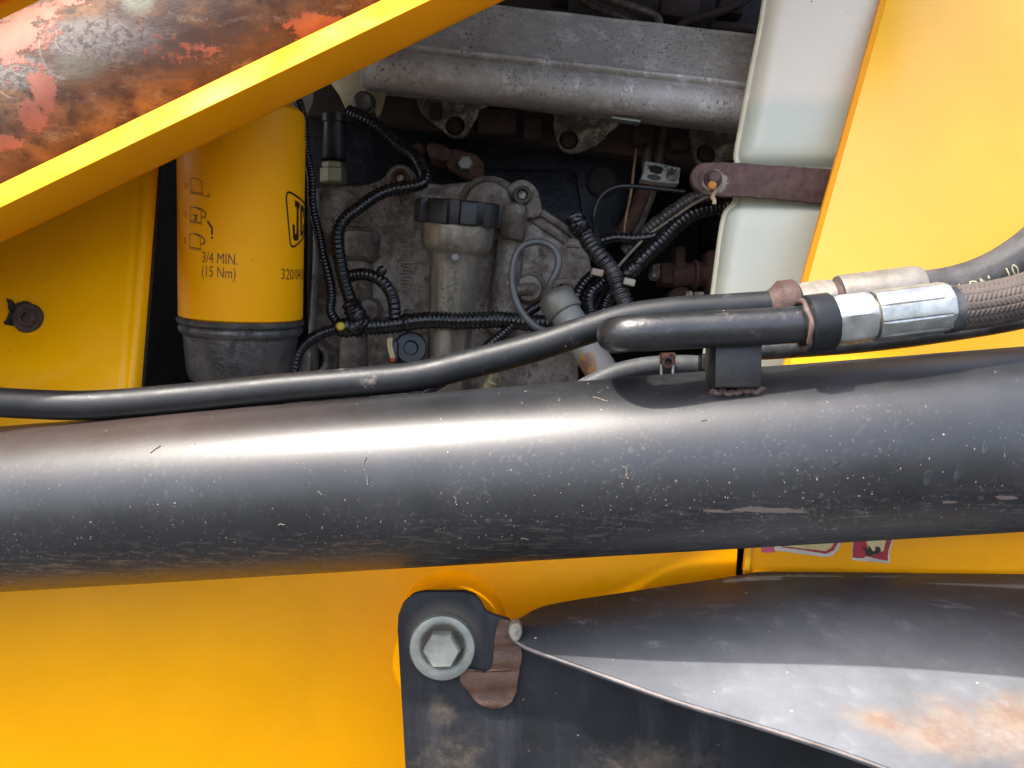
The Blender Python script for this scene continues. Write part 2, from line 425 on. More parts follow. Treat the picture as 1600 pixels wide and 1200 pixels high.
def mat_loom(name, dust=(.075, .07, .066), amt=(.52, .8)):
    q = N(name)
    d = q.ramp(q.noise(70, 7, .7), *amt)
    c = q.mix(q.math('MULTIPLY', d, .55), (.0055, .0055, .006), dust)
    return q.done(c, q.mixf(d, .20, .55), 0, q.bump(q.noise(500, 4), .0002))

def mat_rusty(name, a, b, hi=None, rough=.8, k=(.6, .72)):
    q = N(name); c = q.mix(q.ramp(q.noise(55, 9, .75), .32, .68), a, b)
    if hi: c = q.mix(q.ramp(q.noise(70, 8, .75), *k), c, hi)
    return q.done(c, rough, 0, q.bump(q.noise(240, 7, .7), .0008))

T = mat_tube()
YEL = mat_yellow('yellow_panel_paint'); YEL2 = mat_yellow('yellow_plate_paint', (.95, .46, .002), .30, spk=.05, wash=.03, coat=.5, spec=.5)
YFIL = mat_yellow('yellow_filter_paint', (.97, .39, .0006), .42, (.10, .05, .02), .13, spec=.14); YELL = mat_yellow('yellow_side_paint', (.98, .43, .001), .24, spec=.25)
YARM = mat_yellow('yellow_arm_paint', (.90, .365, .001), .55, spk=.05, coat=0, spec=.2)
RUSTCYL = mat_rustcyl(); COVER = mat_cover(); FEND = mat_fender(); MOUNT = mat_mount(); TANK = mat_tank(); STRAP = mat_strap()
CAST = mat_cast(); FILL = mat_filler()
ZINC = mat_zinc('zinc_plate'); ZOLD = mat_zinc('weathered_zinc', (.16, .142, .115), (.25, .228, .195), .45, .5, (.08, .055, .036))
ZDULL = mat_zinc('dull_zinc', (.20, .21, .185), (.29, .30, .265), .48, .6, (.15, .145, .115))
LOOM = mat_loom('black_conduit'); LOOMD = mat_loom('dusty_conduit', (.15, .12, .105), (.3, .7)); TAPE = mat_loom('black_tape', (.10, .09, .085), (.5, .75))
PIPE = simple('black_pipe_paint', (.009, .010, .0115), .46, var=.3, dirt=(.13, .115, .10), dirt_amt=(.60, .78), dscale=60, bump=.0001, spk=((.25, .22, .18), 200, .24), Specular_IOR_Level=.4)
PIPED = simple('scuffed_pipe_paint', (.013, .0135, .0145), .30, var=.3, dirt=(.09, .082, .07), dirt_amt=(.56, .8), dscale=150, bump=.0002, spk=((.40, .35, .28), 240, .28), Specular_IOR_Level=.6)
RUBBER = simple('black_rubber', (.016, .017, .019), .5, var=.3, dirt=(.10, .10, .105), dirt_amt=(.45, .8), dscale=35, bump=.0002)
RUBTOP = simple('dusty_rubber', (.020, .020, .022), .6, var=.3, dirt=(.075, .068, .066), dirt_amt=(.35, .8), dscale=70, bump=.0003)
HEATER = simple('grey_hose_rubber', (.050, .052, .056), .55, var=.3, dirt=(.16, .15, .14), dirt_amt=(.5, .8), dscale=60)
BRAID = simple('brown_braid', (.064, .049, .042), .75, var=.25, scale=120, dirt=(.105, .088, .078), dirt_amt=(.5, .8), dscale=60, bump=0)
IRON = mat_rusty('rusty_iron', (.016, .008, .0065), (.042, .020, .015), (.085, .045, .034))
IRONR = mat_rusty('red_rust', (.030, .011, .008), (.075, .028, .020), (.14, .08, .06))
COPR = mat_rusty('copper_brown_rust', (.038, .016, .010), (.10, .042, .024), (.17, .09, .06))
BOLTR = mat_rusty('rust_brown_bolt', (.035, .018, .014), (.085, .045, .036), (.15, .095, .08), .6)
WELD = mat_rusty('brown_weld', (.028, .012, .006), (.085, .040, .020), (.045, .030, .022), .5)
GASK = mat_rusty('speckled_gasket', (.035, .028, .02), (.17, .145, .11), (.36, .33, .27), .7, (.5, .6))
BLOCK = simple('blue_black_engine_paint', (.006, .007, .010), .42, var=.5, scale=30, dirt=(.028, .030, .036), dirt_amt=(.52, .72), dscale=45, bump=.001, bscale=120, Specular_IOR_Level=.22)
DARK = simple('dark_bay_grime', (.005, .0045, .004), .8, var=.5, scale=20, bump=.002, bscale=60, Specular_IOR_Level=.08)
DARKR = mat_rusty('dark_brown_grime', (.007, .0045, .004), (.020, .010, .008), (.04, .022, .017))
BLK = simple('black_plastic', (.012, .012, .013), .38, var=.3, dirt=(.05, .045, .04), dirt_amt=(.5, .75))
CAPM = simple('dusty_black_cap', (.009, .009, .010), .42, var=.3, dirt=(.055, .038, .03), dirt_amt=(.47, .75), dscale=140, bump=.0004)
PASS = simple('passivated_zinc', (.46, .40, .22), .42, .45, var=.3, scale=40, dirt=(.34, .30, .20), dirt_amt=(.45, .7), dscale=60)
PALE = simple('pale_grey_paint', (.20, .195, .18), .6, var=.25, dirt=(.2, .18, .15))
WHITE = simple('white_paint_marks', (.40, .40, .37), .5, var=.15, dirt=(.035, .028, .022), dirt_amt=(.54, .6), dscale=150)
WTIE = simple('off_white_plastic', (.27, .26, .19), .45, var=.2, dirt=(.2, .17, .12), dirt_amt=(.55, .75))
CORD = simple('cream_cord', (.27, .23, .17), .8, var=.3)
INK = simple('black_print', (.022, .010, .004), .5, var=.2, bump=0); INKB = simple('brown_print', (.13, .045, .004), .5, var=.2, bump=0)
OLIVE = simple('faded_hose_print', (.42, .40, .24), .7, var=.4, scale=300, dirt=(.05, .05, .05), dirt_amt=(.5, .62), dscale=260, bump=0)
YTIP = simple('yellow_plastic', (.42, .30, .015), .5, var=.2); REDP = simple('red_plastic', (.45, .05, .02), .5, var=.2); CREAM = simple('cream_wire', (.42, .33, .16), .5, var=.15)
ORANGE = simple('orange_residue', (.42, .15, .012), .6, var=.4, scale=200); COPPER = simple('orange_clip', (.27, .085, .035), .5, var=.4, scale=120, dirt=(.06, .025, .018), dirt_amt=(.5, .6), dscale=160)
BRASS = simple('dull_brass', (.17, .15, .085), .45, .5, var=.3)
BARE = mat_rusty('bare_weld_edge', (.045, .03, .026), (.14, .085, .066), (.30, .28, .26), .6)
STW = simple('sticker_white', (.60, .55, .47), .6, var=.15, dirt=(.30, .22, .12), dirt_amt=(.6, .75), dscale=120, bump=0); STC = simple('sticker_cream', (.62, .50, .24), .6, var=.12, dirt=(.25, .17, .06), dirt_amt=(.64, .72), dscale=180, bump=0)
STR = simple('sticker_red', (.36, .022, .035), .55, var=.25, dirt=(.55, .40, .38), dirt_amt=(.66, .72), dscale=160, bump=0); STK = simple('sticker_black', (.025, .018, .016), .6, var=.2, bump=0); STP = simple('sticker_pink', (.55, .10, .18), .6, var=.2, bump=0)
GROUND = simple('packed_earth', (.05, .05, .051), .9, var=.35, scale=4, bump=.01, bscale=20)
CHIP = simple('chipped_edge_primer', (.030, .016, .010), .7, var=.4)
RODO = simple('bronze_rod', (.30, .19, .11), .45, .5, var=.4)
YEDGE = mat_yellow('yellow_shaded_edge', (.80, .30, .01), .4, spk=.1)  # darker copy of the plate yellow, shade on the cut edge painted in

# ------------------------------------------------------------------ setting
g = M(); g.add([Vector((-30, -30, 0)), Vector((30, -30, 0)), Vector((30, 30, 0)), Vector((-30, 30, 0))], [(0, 1, 2, 3)])
inv = RM.inverted(); g.v = [inv @ (v - CAM) for v in g.v]
o = obj('ground', g, GROUND); o['kind'] = 'structure'
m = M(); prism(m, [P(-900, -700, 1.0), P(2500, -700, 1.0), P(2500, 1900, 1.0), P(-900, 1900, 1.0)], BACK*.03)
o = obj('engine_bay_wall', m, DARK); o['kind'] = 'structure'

# ------------------------------------------------------------------ large body panels
def PX(lst, d): return [P(x, y, d) for x, y in lst]

# left side panel with a pressed edge and chipped paint along it
t = thing('side_panel', 'yellow side panel with a rusty bolt, left of the oil filter', 'panel', P(110, 680, .54))
edge = [(253, 200), (252, 262), (246, 340), (241, 374), (239, 400), (233, 470), (229, 500), (227, 545), (225, 560), (222, 605), (218, 660), (214, 690)]
m = M()
rows = []
xs = [-420, -260, -140]
def panel_d(px, py):                                   # shallow dimple round the bolt, rolled edge on the right
    e = [a for a in edge]; ex = 253 - (py-200)*.078
    u = ex - px; d = .545
    if u < 24: d += .010*max(0, (1-u/24))**2.2
    if 22 < u < 34: d += .0012*math.exp(-((u-27)/5)**2)
    r = sqrt((px-25)**2*.42 + (py-502)**2)
    d += (500-py)*.00012
    d += .0055*math.exp(-(r/46)**2)
    return d
nx, ny = 90, 70
vs = []; fs = []
for j in range(ny+1):
    py = 160 + (692-160)*j/ny; ex = 253 - (py-200)*.078
    for i in range(nx+1):
        px = -420 + (ex+420)*(1-(1-i/nx)**1.7); vs.append(P(px, py, panel_d(px, py)))
for j in range(ny):
    for i in range(nx): fs.append((j*(nx+1)+i, (j+1)*(nx+1)+i, (j+1)*(nx+1)+i+1, j*(nx+1)+i+1))
n0 = len(vs)
for j in range(ny+1): q = vs[j*(nx+1)+nx]; vs.append(q + Vector((-.0068, .012, 0)))
for j in range(ny): fs.append((j*(nx+1)+nx, (j+1)*(nx+1)+nx, n0+j+1, n0+j))
m.add(vs, fs); obj('panel_sheet', m, YELL, t, 60)
m = M()                                               # chipped bare strip on the folded edge
ch = []
for j in range(60):
    py = 210 + j*8; ex = 253 - (py-200)*.078
    ch.append((ex-.5, py))
amp = [max(0, random.gauss(1.5, 2.2)) if 330 < y < 640 else .6 for _, y in ch]
for k in range(len(amp)):
    if random.random() < .5: amp[k] = .4
pts = [P(x+1.0, y, .5545+(500-y)*.00012) for x, y in ch] + [P(x-a_, y, .5548+(500-y)*.00012) for (x, y), a_ in reversed(list(zip(ch, amp)))]
prism(m, pts, BACK*.004); obj('chipped_edge', m, CHIP, t)
m = M(); bc = P(46, 498, .5475)
prism(m, rough_outline(circ(P(39, 501, .5492), S(30, .55), 22), S(3.5, .55), S(5, .55)), BACK*.003)
prism(m, rough_outline(PX([(8, 468), (16, 466), (22, 478), (30, 486), (24, 496), (14, 486)], .5492), S(2, .55), S(4, .55)), BACK*.003)
prism(m, rough_outline(PX([(4, 502), (22, 498), (24, 508), (6, 508)], .5492), S(2, .55), S(4, .55)), BACK*.003)
lab(obj('chipped_paint', m, CHIP, t), 'dark bare patch where paint has flaked round the bolt')
m = M(); lathe(m, P(46, 498, .5498), FRONT, [(S(24, .545), 0), (S(24, .545), .002), (S(21.5, .545), .0038), (S(12, .545), .0042)], 40)
b = obj('washer', m, BOLTR, t)
m = M(); lathe(m, P(45, 497, .5460), FRONT, [(S(15, .545), 0), (S(15, .545), .0022), (S(12, .545), .0036), (S(8.5, .545), .0036), (S(7.5, .545), .0015), (0, .0012)], 6, rot=.3)
obj('bolt_head', m, BOLTR, b)

# loader arm channel: lower flange with a bright front edge, web behind the ram
t = thing('loader_arm', 'bright yellow diagonal arm flange at top left above the oil filter', 'loader arm', P(330, 220, .45))
def armpt(px, d, off=0): return P(px, 287 - .4824*px + off, d)
m = M()
thick = 37.5
A0, A1 = -1150, 1000
UF = Vector((0, .0085, 0))                           # the cut edge leans back, facing the sky
bmv = [armpt(A0, .418), armpt(A1, .418), armpt(A1, .418, thick), armpt(A0, .418, thick)]
k_ = (.418+.0085)/.418
front = [bmv[0]*1.0, bmv[1]*1.0, bmv[2], bmv[3]]
for i in (0, 1): front[i] = Vector((front[i].x*k_, .418+.0085, front[i].z*k_))
bv = [Vector((p.x, .4545, p.z)) for p in front]
bm = bmesh.new(); a = [bm.verts.new(p) for p in front]; b = [bm.verts.new(p) for p in bv]
bm.faces.new(a); bm.faces.new(b[::-1])
for i in range(4): bm.faces.new((a[(i+1) % 4], a[i], b[i], b[(i+1) % 4]))
bmesh.ops.recalc_face_normals(bm, faces=bm.faces)
bmesh.ops.bevel(bm, geom=list(bm.edges), offset=.0009, segments=3, affect='EDGES', profile=.5); take_bm(m, bm); obj('lower_flange', m, YARM, t)
m = M(); prism(m, [armpt(A0, .5, -420), armpt(A1, .5, -420), armpt(A1, .5, 80), armpt(A0, .5, 80)], BACK*.012, .001)
obj('web', m, YARM, t)
m = M(); prism(m, [armpt(A0, .43, -470), armpt(A1, .43, -470), armpt(A1, .43, -436), armpt(A0, .43, -436)], BACK*.066, .0012)
obj('upper_flange', m, YARM, t)

# the rusted ram lying in the arm
m = M(); d_ = .472; a_ = P(-260, 334, d_+.002); b_ = P(840, -200, d_-.004); a_, b_ = a_ - (b_-a_)*.5, b_ + (b_-a_)*.12
pts, _ = resample([a_, b_], .006); tube(m, pts, lambda i, s, a: .0475 + .00012*sin(3*a+s*40), 72)
o = obj('rusty_cylinder', m, RUSTCYL, None, 60); tag(o, 'rusted cylinder with peeling salmon paint in the top left corner', 'cylinder')

# lower chassis panel and its neighbour with the stickers
t = thing('chassis_panel', 'wide plain yellow panel under the black tube, behind the bolted plate', 'panel', P(500, 1500, .565))
m = M(); prism(m, PX([(-700, 780), (1158, 780), (1150, 905), (1130, 1700), (-700, 1700)], .565), BACK*.006, .0008)
obj('panel_sheet', m, YEL, t)
m = M(); lathe(m, P(706, 976, .5652), FRONT, [(S(86, .56), 0), (S(82, .56), .004), (S(79, .55), .012), (S(77, .5), .075), (S(70, .5), .0795), (S(20, .5), .080)], 56)
obj('mounting_boss', m, YEL, t)
t = thing('chassis_panel', 'narrow yellow panel strip carrying two torn stickers, right under the black tube', 'panel', P(1400, 1500, .553))
m = M(); prism(m, PX([(1176, 780), (2300, 780), (2300, 1700), (1150, 1700), (1164, 893)], .553), BACK*.006, .0006)
obj('panel_sheet', m, YEL, t)
m = M(); prism(m, PX([(1175, 780), (1181, 780), (1172, 893), (1163, 893)], .5495), BACK*.006, .0005); obj('edge_strip', m, YEL2, t)
def flat(name, lst, d, mt, par, jit=0, th=.00022):
    m = M(); q = PX(lst, d); q = rough_outline(q, S(jit, d), S(4, d)) if jit else q
    prism(m, q, BACK*th); return obj(name, m, mt, par)
s1 = flat('sticker', [(1180, 800), (1186, 852), (1200, 858), (1240, 864), (1290, 870.5), (1301, 868), (1311, 857), (1317, 840), (1317, 800)], .5527, STW, t, .7)
lab(s1, 'torn cream sticker with a red border line')
flat('cream_field', [(1200, 800), (1222, 855), (1260, 859), (1292, 864), (1302, 858), (1307, 846), (1308, 800)], .5524, STC, s1)
flat('red_border', [(1222, 855), (1258, 860), (1291, 865.5), (1303, 860), (1311, 846), (1311, 800), (1306, 800), (1306, 845), (1299, 856), (1290, 861), (1258, 857.5), (1222, 853)], .5521, STR, s1, .4)
flat('pink_patch', [(1188, 854), (1198, 850), (1210, 852), (1211, 862), (1196, 864), (1190, 861)], .5522, STP, s1, .8)
s2 = flat('sticker', [(1333, 800), (1333, 846), (1330.5, 875), (1360, 877), (1389, 880.5), (1391, 862), (1395, 845), (1396, 800)], .5527, STW, t, .8)
lab(s2, 'torn red sticker with a black figure')
flat('red_field', [(1333, 800), (1334, 847), (1332, 871), (1350, 873), (1352, 869), (1387, 877), (1388, 860), (1393, 846), (1391, 800)], .5524, STR, s2, .6)
flat('cream_field', [(1355, 800), (1354.5, 848), (1356, 858), (1372, 864), (1381, 860), (1384, 846), (1384, 800)], .5521, STC, s2, .5)
flat('black_figure', [(1346, 853), (1352, 855), (1356, 858), (1358, 852), (1361, 857), (1365, 863), (1369, 858), (1366, 855), (1374, 854), (1377, 861), (1372, 866), (1366, 865), (1360, 870), (1354, 866), (1352, 860)], .5518, STK, s2, .5)
m = M()
for k in range(9):
    x = 1353 + k*3.8; y = 871 + k*.55
    prism(m, PX([(x, y), (x+1.0, y), (x+1.0, y+5), (x, y+5)], .5519), BACK*.0002)
    if k % 2: prism(m, PX([(x+1.2, y+1), (x+2.4, y+1), (x+2.4, y+2), (x+1.2, y+2)], .5519), BACK*.0002)
obj('small_print', m, STW, s2)

# yellow plate on the right
t = thing('cab_plate', 'large pale yellow plate on the right beside the white tank', 'panel', P(1450, 640, .55))
def plate(px, py): return P(px, py, .530 + (px-1260)*.00002 + (600-py)*.00008)
m = M()
prism(m, [plate(*q) for q in [(1416, -100), (2600, -100), (2600, 760), (1199, 760), (1238, 556), (1265, 430), (1384, 0)]], BACK*.0045, .0007)
obj('plate_sheet', m, YEL2, t)
m = M()
q0 = [plate(x, y) + Vector((0, .0004, 0)) for x, y in [(1407, -100), (1416, -100), (1384, 0), (1265, 430), (1238, 556), (1199, 700), (1190, 700), (1230, 556), (1256, 430), (1376, 0)]]
prism(m, q0, BACK*.0035); obj('cut_edge', m, YEDGE, t)

# added unseen panel above the frame, keeps the sun off the engine bay
m = M(); vs = []; fs = []; rows = []
for x, lip in ((-1.0, .28), (-.46, .28), (-.42, .36), (-.1, .36), (.31, .36)):
    for dz in (0, -.006):
        for d, z in ((lip, .405), (lip+.008, .425), (.50, .445), (.65, .46), (.85, .475), (1.02, .48)): vs.append(Vector((x, d+(.002 if dz else 0), z+dz)))
n = 6
for i in range(4):
    b0, b1 = i*2*n, (i+1)*2*n
    for k in range(n-1): fs += [(b0+k, b0+k+1, b1+k+1, b1+k), (b0+n+k, b1+n+k, b1+n+k+1, b0+n+k+1)]
    fs += [(b0, b1, b1+n, b0+n), (b0+n-1, b0+2*n-1, b1+2*n-1, b1+n-1)]
for b0 in (0, 8*n):
    for k in range(n-1): fs.append((b0+k, b0+k+1, b0+n+k+1, b0+n+k))
m.add(vs, fs); o = obj('engine_shade_panel', m, simple('shade_panel_grey', (.30, .30, .29), .8)); tag(o, 'added unseen panel shading the engine bay, above the silver cover', 'bonnet')  # plain grey, so the light it bounces down stays neutral

# ------------------------------------------------------------------ the big black tube
t = thing('lift_tube', 'thick glossy black tube crossing the whole picture below the engine', 'tube', P(800, 880, .45))
TA, TB = P(-330, 817, .488), P(1930, 662, .4155); TE = (TB-TA); TR = .0457
pts, _ = resample([TA - TE*.6, TB + TE*.6], .02); m = M(); tube(m, pts, TR, 128); obj('tube_body', m, T, t, 60)
def tube_px(px, th):                                 # same, at the column the point is seen in
    q = px
    for _ in range(6):
        p, n = tube_at(q, th); q += px - (800 + p.x*F/p.y)
    return p, n
def tube_at(px, th):                                # point on the tube surface seen near column px, th = angle up from the front
    k = (px+330)/2260; ax = TA.lerp(TB, k); a = (TB-TA).normalized()
    f = (FRONT - a*a.dot(FRONT)).normalized(); u = a.cross(f); u = u if u.z > 0 else -u
    n = f*cos(th)+u*sin(th); return ax + n*TR, n
m = M(); prism(m, [P(1118, 528, .402), P(1192, 528, .402), P(1190, 606, .402), P(1117, 606, .402)], BACK*.022, .0012)
br = obj('pipe_bracket', m, simple('bracket_paint', (.013, .012, .012), .42, var=.4, dirt=(.06, .05, .048), dirt_amt=(.55, .75), dscale=70), t)
m = M(); wp = []
for k in range(22):
    x = 1112 + 82*k/21
    p, n = tube_px(x, radians(49.5 + 1.2*sin(k*1.7) + .8*sin(k*.6))); wp.append(p)
tube(m, catmull(wp, .0008), lambda i, s, a: .0017 + .00022*sin(i*.9)+.0001*sin(3*a+i), 12)
obj('weld_bead', m, BARE, br)
# grit stuck to the tube: uncountable crumbs
m = M()
for k in range(900):
    px = random.uniform(-20, 1640); th = radians(random.choice([random.uniform(-50, 70), random.gauss(-25, 14), random.gauss(-28, 14)]))
    p, n = tube_at(px, th); r = random.choice([.00014, .00018, .00022, .00026, .0004])
    a, u, v = frame(n); k0 = random.uniform(0, 3); e = random.uniform(.6, 2.2)
    ring = [p + (u*cos(k0+2*pi*i/5)*e + v*sin(k0+2*pi*i/5))*r*random.uniform(.7, 1.2) for i in range(5)]
    m.add(ring + [p + n*r*.7], [(i, (i+1) % 5, 5) for i in range(5)])
o = obj('dirt_crumbs', m, simple('dried_dirt', (.15, .125, .09), .9, var=.6, scale=300), t); o['kind'] = 'stuff'

DRIP = simple('dried_splash', (.020, .022, .026), .40, var=.4, scale=300); FLECK = simple('straw_fleck', (.13, .11, .08), .8, var=.4)
for px, py, w_, h_ in ((1307, 720, 6, 8), (1340, 787, 9, 10), (1450, 746, 7, 15), (1497, 738, 5, 16), (1281, 842, 9, 6), (1245, 760, 6, 9), (1540, 700, 5, 12)):
    thd = 0
    for _ in range(12):                              # find the angle at which the tube shows this row
        p, n = tube_px(px, thd); thd += ((600 - p.z*F/p.y) - py)/180
    a, u, v = frame(n, Vector((0, 0, 1))); m = M(); vs = []; k_ = 18
    for lev, (f_, o_) in enumerate(((1, .00001), (.9, .00010), (.6, .00013))):
        for i in range(k_):
            t_ = 2*pi*i/k_; q = 1 + .12*sin(3*t_+px); vs.append(p + u*S(h_, p.y)*cos(t_)*f_*q + v*S(w_, p.y)*sin(t_)*f_*q*(1 - .35*cos(t_)) + n*o_)
    fs = [(lev*k_+i, lev*k_+(i+1) % k_, (lev+1)*k_+(i+1) % k_, (lev+1)*k_+i) for lev in range(2) for i in range(k_)]
    fs.append(tuple(2*k_+i for i in range(k_))); m.add(vs, fs); obj('dried_drip', m, DRIP, t, 60)
for px, th, l, ang, bend in ((978, 2, 20, -1.0, .5), (243, 38, 18, .9, .1), (570, 20, 10, 1.4, .4), (574, 8, 16, -1.3, .2), (712, -8, 14, -1.1, .4), (440, -16, 10, .3, .5), (938, 52, 26, -.35, .15), (1100, 30, 9, .3, .1), (820, -38, 12, .2, .5), (500, 2, 9, -.5, .3)):
    p, n = tube_px(px, radians(th)); a, u, v = frame(n, Vector((0, 0, 1))); L_ = S(l, p.y); v = v if v.x > 0 else -v
    q = [p + (v*cos(ang)+u*sin(ang))*L_*(k/6-.5) + (u*cos(ang)-v*sin(ang))*L_*bend*sin(k*.9)*.3 + n*.0002 for k in range(7)]
    m = M(); tube(m, catmull(q, .0008), lambda i, s, a: .00030*(1+.4*sin(i*1.7)), 6); obj('straw_fleck', m, FLECK, t)

# ------------------------------------------------------------------ steel hydraulic pipes on the tube
t = thing('hydraulic_pipe', 'long thin black steel pipe lying along the top of the thick tube', 'pipe', P(500, 625, .46))
pp = [(-700, 640, .462), (-400, 622, .462), (-200, 618, .462), (-40, 626, .462), (40, 631, .462), (150, 633, .462), (300, 621, .463), (440, 607, .464), (560, 597, .465), (650, 588, .466), (740, 567, .467), (840, 541, .468), (910, 518, .469), (975, 498, .470), (1050, 487, .470), (1130, 482, .470), (1222, 476, .470)]
pts, _ = resample(catmull([P(*q) for q in pp]), .003); m = M(); tube(m, pts, .0081, 28); obj('pipe_run', m, PIPE, t, 60)
ax = (P(1305, 466, .470) - P(1215, 477, .470)).normalized()
def fit(m, c, prof, seg=40, ax=ax, **k): return lathe(m, c, ax, prof, seg, ref=Vector((0, 0, 1)), **k)
m = M(); fit(m, P(1200, 478, .470), [(.0082, 0), (.0100, .003), (.0120, .0055), (.0131, .0065), (.0131, .0140), (.0125, .0150), (.009, .0152)])
obj('flange_collar', m, BOLTR, t)

t = thing('hydraulic_pipe', 'short stout black pipe with a rounded elbow end, held on the bracket in front', 'pipe', P(1100, 540, .40))
pp = [(990, 520, .470), (974, 521, .452), (963, 523, .430), (961, 523.5, .414), (973, 522, .4035), (1005, 520, .400), (1080, 516, .400), (1180, 511, .400), (1262, 506.5, .400)]
pts, _ = resample(catmull([P(*q) for q in pp], .001), .0014); m = M(); tube(m, pts, .0088, 32); obj('pipe_run', m, PIPED, t, 60)
ax2 = (P(1420, 487, .400) - P(1262, 506.5, .400)).normalized()
m = M(); fit(m, P(1250, 508, .400), [(.0089, 0), (.0100, .0012), (.0130, .0028), (.0137, .0034), (.0137, .0135), (.0130, .0145), (.009, .0146)], 48, ax2)
obj('flange_collar', m, PIPE, t)
m = M()
pts = []
for k in range(40):
    a = 2*pi*k/40; A_, U_, V_ = frame(ax2, Vector((0, 0, 1))); pts.append(P(1250, 508, .400) + A_*(.0012+.0005*sin(5*a)) + (U_*cos(a)+V_*sin(a))*.0112)
tube(m, pts+pts[:1], lambda i, s, a: .0013+.0002*sin(i*1.3), 10, False); lab(obj('weld_bead', m, BARE, t), 'rust showing through chipped paint on the weld')

# hoses with crimped ends
def hexnut(m, c, r, L_, ax):                         # chamfered hexagon: a hex prism cut by two cones
    A_, U_, V_ = frame(ax, Vector((0, 0, 1))); bm = bmesh.new(); N_ = 72; prof = []
    vs = []; fs = []; ks = 9
    for i in range(N_):
        a = 2*pi*i/N_; q = (a + pi/6 + .12) % (pi/3) - pi/6; rh = r*cos(pi/6)/cos(q)
        for k in range(ks):
            h = L_*k/(ks-1); lim = r*.90 + min(h, L_-h)*1.1
            rr = min(rh, lim); vs.append(c + A_*h + (U_*cos(a)+V_*sin(a))*rr)
    for i in range(N_):
        j = (i+1) % N_
        for k in range(ks-1): fs.append((i*ks+k, j*ks+k, j*ks+k+1, i*ks+k+1))
    fs += [tuple(i*ks for i in range(N_))[::-1], tuple(i*ks+ks-1 for i in range(N_))]
    bm.free(); return m.add(vs, fs)
def crimp(m, c, r, L_, ax, n=10, dep=.06):
    A_, U_, V_ = frame(ax, Vector((0, 0, 1))); N_ = n*10; ks = 14; vs = []; fs = []
    for i in range(N_):
        a = 2*pi*i/N_; fl = abs(((a*n/(2*pi)) % 1) - .5)*2     # 0 at groove, 1 at ridge
        g_ = 1 - dep*(1 - min(1, abs(1-fl)*4.5)) if fl > .75 else 1
        for k in range(ks):
            f = k/(ks-1); e = min(f, 1-f); rr = r*(g_ if .06 < f < .90 else 1)*(1 if e > .03 else .955)
            q = (a*n/(2*pi)) % 1; flat_ = cos(pi/n)/cos((q-.5)*2*pi/n)
            vs.append(c + A_*L_*f + (U_*cos(a)+V_*sin(a))*rr*(flat_*.6+.4))
    for i in range(N_):
        j = (i+1) % N_
        for k in range(ks-1): fs.append((i*ks+k, j*ks+k, j*ks+k+1, i*ks+k+1))
    fs += [tuple(i*ks for i in range(N_))[::-1], tuple(i*ks+ks-1 for i in range(N_))]
    return m.add(vs, fs)

t = thing('hydraulic_hose', 'brown braided hose with bright hexagon nut and fluted crimp, in front', 'hose', P(1400, 530, .40))
m = M(); hexnut(m, P(1301, 502, .400), .0128, .0172, ax2); obj('nut', m, ZINC, t, 25)
m = M(); fit(m, P(1352, 496, .400), [(.0095, 0), (.0095, .006)], 32, ax2); obj('nipple', m, ZOLD, t)
m = M(); crimp(m, P(1363, 494.5, .400), .0124, .0345, ax2, 10); obj('crimp_sleeve', m, ZINC, t, 22)
pp = [(1455, 486, .400), (1480, 483.5, .400), (1520, 479, .400), (1560, 472, .400), (1600, 462, .400), (1680, 436, .402), (1800, 384, .405), (1950, 290, .41), (2120, 140, .415)]
base, _ = resample(catmull([P(*q) for q in pp], .001), .00036)
m = M(); nst = 18
def braid(i, s, a):
    u_ = a/(2*pi)*nst; col = int(u_) % 2; x = u_ - int(u_)
    ph = s/.0023 + (x if col else 1-x)*.95; q = ph - math.floor(ph)
    return .0102 + .0007*(sin(pi*q)**.5) - .0003*(abs(x-.5)*2)**4
tube(m, base, braid, nst*10); obj('braided_cover', m, BRAID, t, 50)
m = M(); pts, _ = resample([P(1466, 485, .400), P(1497, 482.5, .400)], .002); tube(m, pts, lambda i, s, a: .0112 - max(0, s-.006)*.2, 32); obj('rubber_cuff', m, RUBBER, t)

t = thing('hydraulic_hose', 'black rubber hose with worn printed lettering, curving up at right edge', 'hose', P(1450, 490, .47))
m = M(); hexnut(m, P(1247, 473, .470), .0116, .0185, ax); obj('nut', m, ZOLD, t, 25)
m = M(); fit(m, P(1300, 467, .470), [(.0092, 0), (.0092, .006)], 32); obj('nipple', m, BOLTR, t)
m = M(); fit(m, P(1309, 466, .470), [(.0085, 0), (.0122, .0003), (.0127, .002), (.0127, .042), (.0120, .0455), (.010, .0458)], 48); obj('crimp_sleeve', m, ZOLD, t)
pp = [(1430, 457, .470), (1455, 455, .470), (1490, 449, .470), (1530, 437, .469), (1570, 418, .468), (1610, 391, .466), (1660, 350, .464), (1740, 300, .46), (1850, 235, .455), (2000, 180, .45), (2300, 120, .44)]
hp, _ = resample(catmull([P(*q) for q in pp], .001), .0012); HR = .0119
fr = rings(hp)
def hose_frame(i):
    p, tg, _, _ = fr[i]; f = (FRONT - tg*tg.dot(FRONT)).normalized(); u = tg.cross(f); u = u if u.z > 0 else -u
    return p, tg, f, u
vs = []; fs = []; sg = 48
for i in range(len(hp)):
    p, tg, f, u = hose_frame(i)
    for k in range(sg):
        a = 2*pi*k/sg; rr = HR + .00035*math.exp(-((a-radians(29))/.09)**2)       # moulded lay line
        vs.append(p + (f*cos(a)+u*sin(a))*rr)
for i in range(len(hp)-1):
    for k in range(sg): l = (k+1) % sg; fs.append((i*sg+k, i*sg+l, (i+1)*sg+l, (i+1)*sg+k))
fs += [tuple(range(sg)), tuple((len(hp)-1)*sg+k for k in range(sg))]
m = M(); m.add(vs, fs); hb = obj('hose_body', m, RUBTOP, t, 60)

